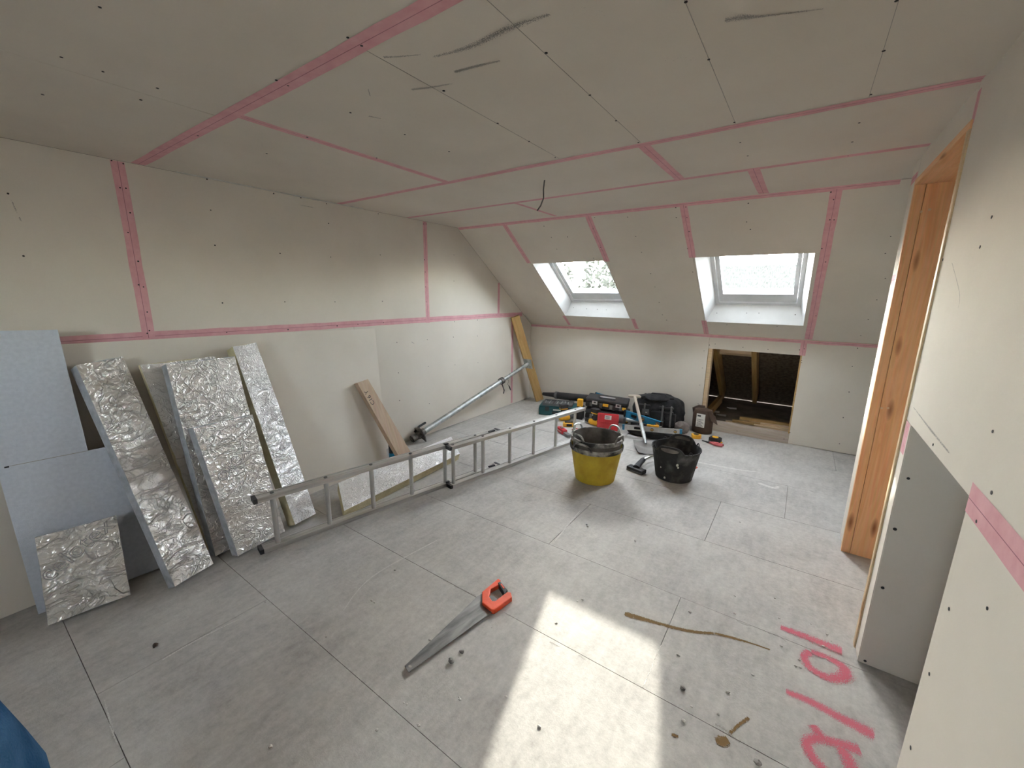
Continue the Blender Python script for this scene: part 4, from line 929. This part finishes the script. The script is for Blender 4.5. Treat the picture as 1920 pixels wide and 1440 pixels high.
m = MB(); m.tube([(-.12, -.02, .34), (-.08, -.03, .375), (.05, -.03, .38), (.1, -.02, .34)], .011, 8, T=T); m.build('carry_handle', 'blackp', bag, True)
m = MB(); m.blob((.27, -.13, .055), (.08, .07, .07), 3, .3, 3, T=T, flat=-.054, seed=8); m.build('loose_cover', 'greycloth', bag, True)
# brown jug with label
jc = Vector((-.76, 4.74, 0)); T = RZ(jc, -6); jug = empty('brown_container', jc); tag(jug, 'dark brown plastic container with white printed label beside the eaves hatch', 'container')
m = MB(); m.lathe([(.085, 0), (.1, .01), (.102, .2), (.085, .26), (.05, .275), (.001, .28)], (0, 0, 0), 24, 1.05, .75, T=T); m.build('body', 'brown', jug, True)
lb_ = bx(jug, 'paper_label', 'label', (-.045, -.083, .08), (.042, -.0755, .225), T)
for k in range(7): bx(lb_, 'print_line', 'ink', (-.037, -.0836, .09+k*.012), (.03-.01*(k % 3), -.0832, .094+k*.012), T)
bx(lb_, 'print_heading', 'ink', (-.035, -.0836, .195), (.0, -.0832, .212), T)
m = MB(); m.prism([T @ Vector(p) for p in ((.06, -.05, .26), (.13, -.04, .22), (.165, -.05, .13), (.10, -.055, .16), (.08, -.055, .2))], (0, .006, 0)); m.build('torn_flap', 'brown', jug)
m = MB(); m.tube([(-.10, .02, .19), (-.115, .02, .25), (-.06, .02, .285), (0, .02, .285)], .014, 8, T=T); m.build('handle', 'brown', jug, True)
# shovel leaning on the bag
sb, st_ = Vector((-1.125, 3.93, .045)), AY(1190, 743, 4.46); d_ = (st_-sb); sh_ = empty('shovel', (-1.11, 3.85, 0)); tag(sh_, 'shovel with wooden T handle leaning on the black bag', 'shovel')
mid = sb.lerp(st_, .38)
MB().tube([sb.lerp(st_, .30), st_], .0165, 12).build('shaft', 'shaft', sh_, True)
MB().tube([sb-d_.normalized()*.02, sb.lerp(st_, .12), sb.lerp(st_, .36)], [.012, .019, .021], 12).build('socket', 'galv', sh_, True)
xx = Vector((.97, .2, 0)).normalized(); MB().tube([st_-xx*.068, st_-xx*.05, st_+xx*.05, st_+xx*.068], [.012, .018, .018, .012], 12).build('grip', 'shaft', sh_, True)
fw = Vector((d_.x, d_.y, 0)).normalized(); sd_ = Vector((-fw.y, fw.x, 0)); m = MB(); vs = []; nu, nv = 8, 8
for i in range(nu+1):
    for j in range(nv+1):
        u = -1+2*i/nu; v = j/nv; wv = .118*(1-.10*v**2); lft = .012*u*u*2+.05*max(0, v-.75)**1.2*4*(1-.6*abs(u))
        vs.append(Vector((sb.x, sb.y, .006))+fw*(.06-.28*(1-v)-.01*u*u*(1-v))+sd_*(u*wv)+Vector((0, 0, lft)))
fs = [(i*(nv+1)+j, (i+1)*(nv+1)+j, (i+1)*(nv+1)+j+1, i*(nv+1)+j+1) for i in range(nu) for j in range(nv)]
m.add(vs+[v-Vector((0, 0, .003)) for v in vs], fs+[tuple(x+len(vs) for x in reversed(f)) for f in fs]); m.build('blade', 'shov', sh_, True)
# tape measures, red tool, orange scrap
def tape_measure(o, rz, mat, label, s=1.0):
    T = RZ(o, rz); t = empty('tape_measure', o); tag(t, label, 'tape measure')
    m = MB(); m.prism([T @ Vector((x*s, y*s, 0)) for x, y in ((-.045, -.035), (.03, -.035), (.05, -.015), (.05, .02), (.03, .04), (-.02, .045), (-.045, .02))], (0, 0, .042*s)); m.build('shell', mat, t, bevel=.006)
    m = MB(); m.tube([(0, 0, .04*s), (0, 0, .046*s)], .026*s, 16, T=T); m.build('side_disc', 'blackp' if mat != 'blackp' else 'toolyel', t, True)
    bx(t, 'blade_tip', 'toolyel' if mat == 'blackp' else 'silver', (.048*s, -.012*s, .006*s), (.062*s, .012*s, .010*s), T)
tape_measure((-.77, 4.50, 0), 25, 'toolyel', 'yellow tape measure on the floor beside the brown container', 1.0)
tape_measure((-.585, 4.50, 0), -10, 'blackp', 'black and yellow tape measure on the floor in front of the eaves hatch', 1.15)
a, b = FL(1316, 828), FL(1355, 838); T = frame(Vector((a.x, a.y, .0)), b-a); Lk = (b-a).length; rk = empty('snips', a); tag(rk, 'red handled snips lying on the floor near the tape measures', 'snips')
for s_ in (-1, 1): m = MB(); m.tube([(Lk*.35, 0, .014), (Lk*.7, .026*s_, .014), (Lk, .012*s_, .014)], [.010, .013, .012], 8, T=T); m.build('handle', 'redsoft', rk, True)
for s_ in (-1, 1): m = MB(); m.prism([T @ Vector(p) for p in ((0, 0, .007), (Lk*.36, .014*s_, .007), (Lk*.36, -.004*s_, .007))], (0, 0, .01)); m.build('blade', 'blackp', rk)
MB().tube([(Lk*.36, 0, .006), (Lk*.36, 0, .026)], .012, 10, T=T).build('pivot', 'greyp', rk, True)
p = FL(1304, 878); m = MB(); m.tube([p+Vector((-.012, 0, .005)), p+Vector((0, .012, .012)), p+Vector((.014, 0, .01)), p+Vector((.004, -.012, .005)), p+Vector((-.01, -.004, .004))], .0045, 6); tag(m.build('cable_scrap', 'orange', None, True), 'small curl of orange cable on the floor beside the single black tub', 'cable')
# vacuum floor nozzle and its bent chrome tube
p0, p1 = FL(1180, 879), FL(1206, 889); d_ = (p1-p0); T = frame((p0+p1)/2, d_); vn = empty('vacuum_nozzle', (p0+p1)/2); tag(vn, 'black vacuum floor nozzle on a bent chrome tube beside the black tub', 'vacuum nozzle')
Lw = d_.length/2+.01
bx(vn, 'head', 'blackp', (-Lw, -.032, .004), (Lw, .032, .036), T, .008); bx(vn, 'brush_strip', 'greyp', (-Lw+.004, -.036, 0), (Lw-.004, -.03, .012), T)
nk = (p0+p1)/2+Vector((0, 0, .034)); e1 = AY(1206, 862, 3.46); e2 = AY(1222, 856, 3.56); e3 = AY(1240, 858, 3.66)
MB().tube([nk-Vector((0, 0, .008)), nk.lerp(e1, .5)+Vector((0, 0, .004)), e1], [.034, .024, .022], 12).build('neck', 'blackp', vn, True)
MB().tube([e1, e1.lerp(e2, .5)+Vector((0, 0, .004)), e2, e3, e3+Vector((.10, .10, -.05))], .017, 12).build('bent_tube', 'chrome', vn, True)
# black cartridge behind the timber offcut
q = FL(736, 860); m = MB(); m.lathe([(.028, 0), (.03, .004), (.03, .15), (.02, .165), (.008, .175), (.006, .2)], (q.x, q.y, 0), 16); ca = m.build('sealant_cartridge', 'blackp', None, True); tag(ca, 'black sealant cartridge standing behind the leaning timber offcut', 'cartridge')
MB().lathe([(.0306, .02), (.0306, .06)], (q.x, q.y, 0), 16, caps=False).build('blue_band', 'blue', ca, True)

# ---- timber offcuts lying in the eaves void
offs = [((-.585, 5.16), (-.30, 5.22), .0, .06, .06, 'short pale timber offcut with a square end in the eaves void'), ((-.33, 5.07), (.30, 5.12), .0, .06, .05, 'lowest timber batten beside the hatch sill in the eaves void'), ((-.36, 5.28), (.30, 5.34), .0, .06, .07, 'deep timber batten lying furthest back in the eaves void'),
        ((-.52, 5.17), (-.05, 5.22), .062, .05, .022, 'thin batten lying on top of the short pale offcut'), ((-.30, 5.09), (.29, 5.13), .051, .055, .04, 'second batten of the pile beside the hatch sill'), ((-.46, 5.29), (.29, 5.34), .072, .05, .03, 'flat batten lying on the deep batten furthest back'), ((-.24, 5.12), (.28, 5.17), .092, .05, .02, 'topmost slim batten of the pile beside the hatch sill')]
for k, (a, b, z, wd, hh, lab) in enumerate(offs):
    T = frame((a[0], a[1], z), (b[0]-a[0], b[1]-a[1], 0)); L = math.hypot(b[0]-a[0], b[1]-a[1]); m = MB(); m.lohi((0, -wd/2, 0), (L, wd/2, hh), T)
    tag(m.build('timber_batten', 'timbery' if k % 2 else 'pinepale', None, bevel=.002), lab, 'timber', 'battens in the eaves void')
for k, (u, v) in enumerate(((1340, 772), (1372, 766), (1352, 779))):
    q = FL(u, v); m = MB(); m.prism([(q.x-.06, q.y, .001), (q.x-.01, q.y-.04, .001), (q.x+.06, q.y-.02, .001), (q.x+.05, q.y+.03, .001)], (0, 0, .012))
    tag(m.build('board_scrap', 'edge', None), ['flat plasterboard scrap nearest the hatch stud in the eaves void', 'flat plasterboard scrap beneath the middle rafter in the eaves void', 'flat plasterboard scrap between two others in the eaves void'][k], 'plasterboard')

# ---- crumbs on the floor
m = MB(); sp = [(807, 1200), (922, 1175), (1043, 1170), (1085, 1128), (1092, 1125), (1270, 1230), (1295, 1148), (1283, 1352), (1298, 1325), (1380, 1120), (1460, 1161), (1520, 1170), (1467, 1215), (1380, 1150), (1370, 1147), (1452, 1122), (1560, 1200), (1545, 1215), (1550, 1190), (1500, 1255), (1490, 1250), (1495, 1240), (1410, 1265), (950, 1305), (760, 1320), (740, 1070), (700, 1130), (610, 1195), (500, 1132), (505, 1128), (1190, 1015), (1216, 983), (1390, 978), (1150, 915), (1100, 985), (1230, 870), (785, 1360), (710, 1370), (505, 1400), (1010, 1365), (860, 1310), (1365, 1300), (1348, 1340)]
for u, v in sp:
    for _ in range(random.choice((1, 1, 2))):
        q = FL(u+random.uniform(-3, 3), v+random.uniform(-3, 3)); s = random.uniform(.003, .008); m.blob((q.x, q.y, s*.5), (s, s*random.uniform(.5, 1), s*.6), 1, .4, 4, seed=u)
o = m.build('plaster_crumbs', 'chip', None); tag(o, 'scattered small plaster crumbs on the floor', 'debris', kind='stuff')
for (u, v, s, mt, lab) in ((292, 1212, .012, 'brown', 'single brown pebble on the bare floor far from the tools'), (846, 1242, .013, 'dust', 'grey crumb of plaster beside the saw blade'), (1420, 1433, .012, 'dust', 'folded grey paper scrap near the brown stain'), (866, 1224, .010, 'dust', 'dark screw-sized lump near the saw handle'), (1280, 1292, .010, 'dust', 'small grey lump beside the sunlit patch')):
    q = FL(u, v); m = MB(); m.blob((q.x, q.y, s*.6), (s, s*.75, s*.7), 2, .45, 3, flat=-s*.6, seed=u); tag(m.build('floor_chip', mt, None, True), lab, 'debris')

# ================================================================== OUTSIDE THE ROOF WINDOWS
g = MB(); g.lohi((-90, -60, -3.3), (90, 130, -3.2)); struct(g.build('ground', 'bounce'), 'yard outside, made pale to bounce light indoors')
hs_ = empty('neighbour_house', (-1.5, 24, -3.2)); tag(hs_, 'neighbouring house with a long tiled roof seen through the roof window', 'house')
m = MB(); m.lohi((-5, 20.3, -3.2), (9, 28.7, -1.3)); m.build('wall', 'brick', hs_)
m = MB(); m.prism([(-5.4, 19.4, -1.5), (-5.4, 24.5, 3.0), (-5.4, 29.6, -1.5)], (14.8, 0, 0)); rf = m.build('roof', 'roof', hs_)
m = MB(); m.lohi((1.2, 24.0, 2.4), (2.1, 24.9, 4.4)); ch = m.build('chimney', 'brick', hs_)
for x in (1.42, 1.88): m = MB(); m.tube([(x, 24.45, 4.4), (x, 24.45, 4.75)], .14, 10); m.build('chimney_pot', 'brick', ch, True)
def tree(o, h, r, label, seed):
    t = empty('garden_tree', o); tag(t, label, 'tree', 'trees outside the roof windows')
    o = Vector(o); rnd = random.Random(seed); m = MB(); m.tube([o, o+Vector((.1, 0, h*.45)), o+Vector((0, .1, h*.8))], [.28, .2, .06], 8); m.build('trunk', 'bark', t, True)
    m = MB()
    for k in range(1500):
        d = Vector((rnd.gauss(0, 1), rnd.gauss(0, 1), rnd.gauss(0, 1))).normalized()*(rnd.random()**.4); c = o+Vector((d.x*r, d.y*r, h*.62+d.z*h*.40)); s = rnd.uniform(.07, .17)
        a = Vector((rnd.gauss(0, 1), rnd.gauss(0, 1), rnd.gauss(0, 1))).normalized(); b = a.orthogonal().normalized()
        m.add([c-a*s-b*s*.5, c+a*s-b*s*.5, c+a*s+b*s*.5, c-a*s+b*s*.5], [(0, 1, 2, 3)])
    f = m.build('foliage', 'leaf', t); f['kind'] = 'stuff'
tree((-13.2, 22, -3.2), 7.2, 2.2, 'bushy garden tree furthest from the neighbouring house', 1)
tree((-8.5, 22, -3.2), 7.6, 2.1, 'bushy garden tree close to the gable of the neighbouring house', 2)
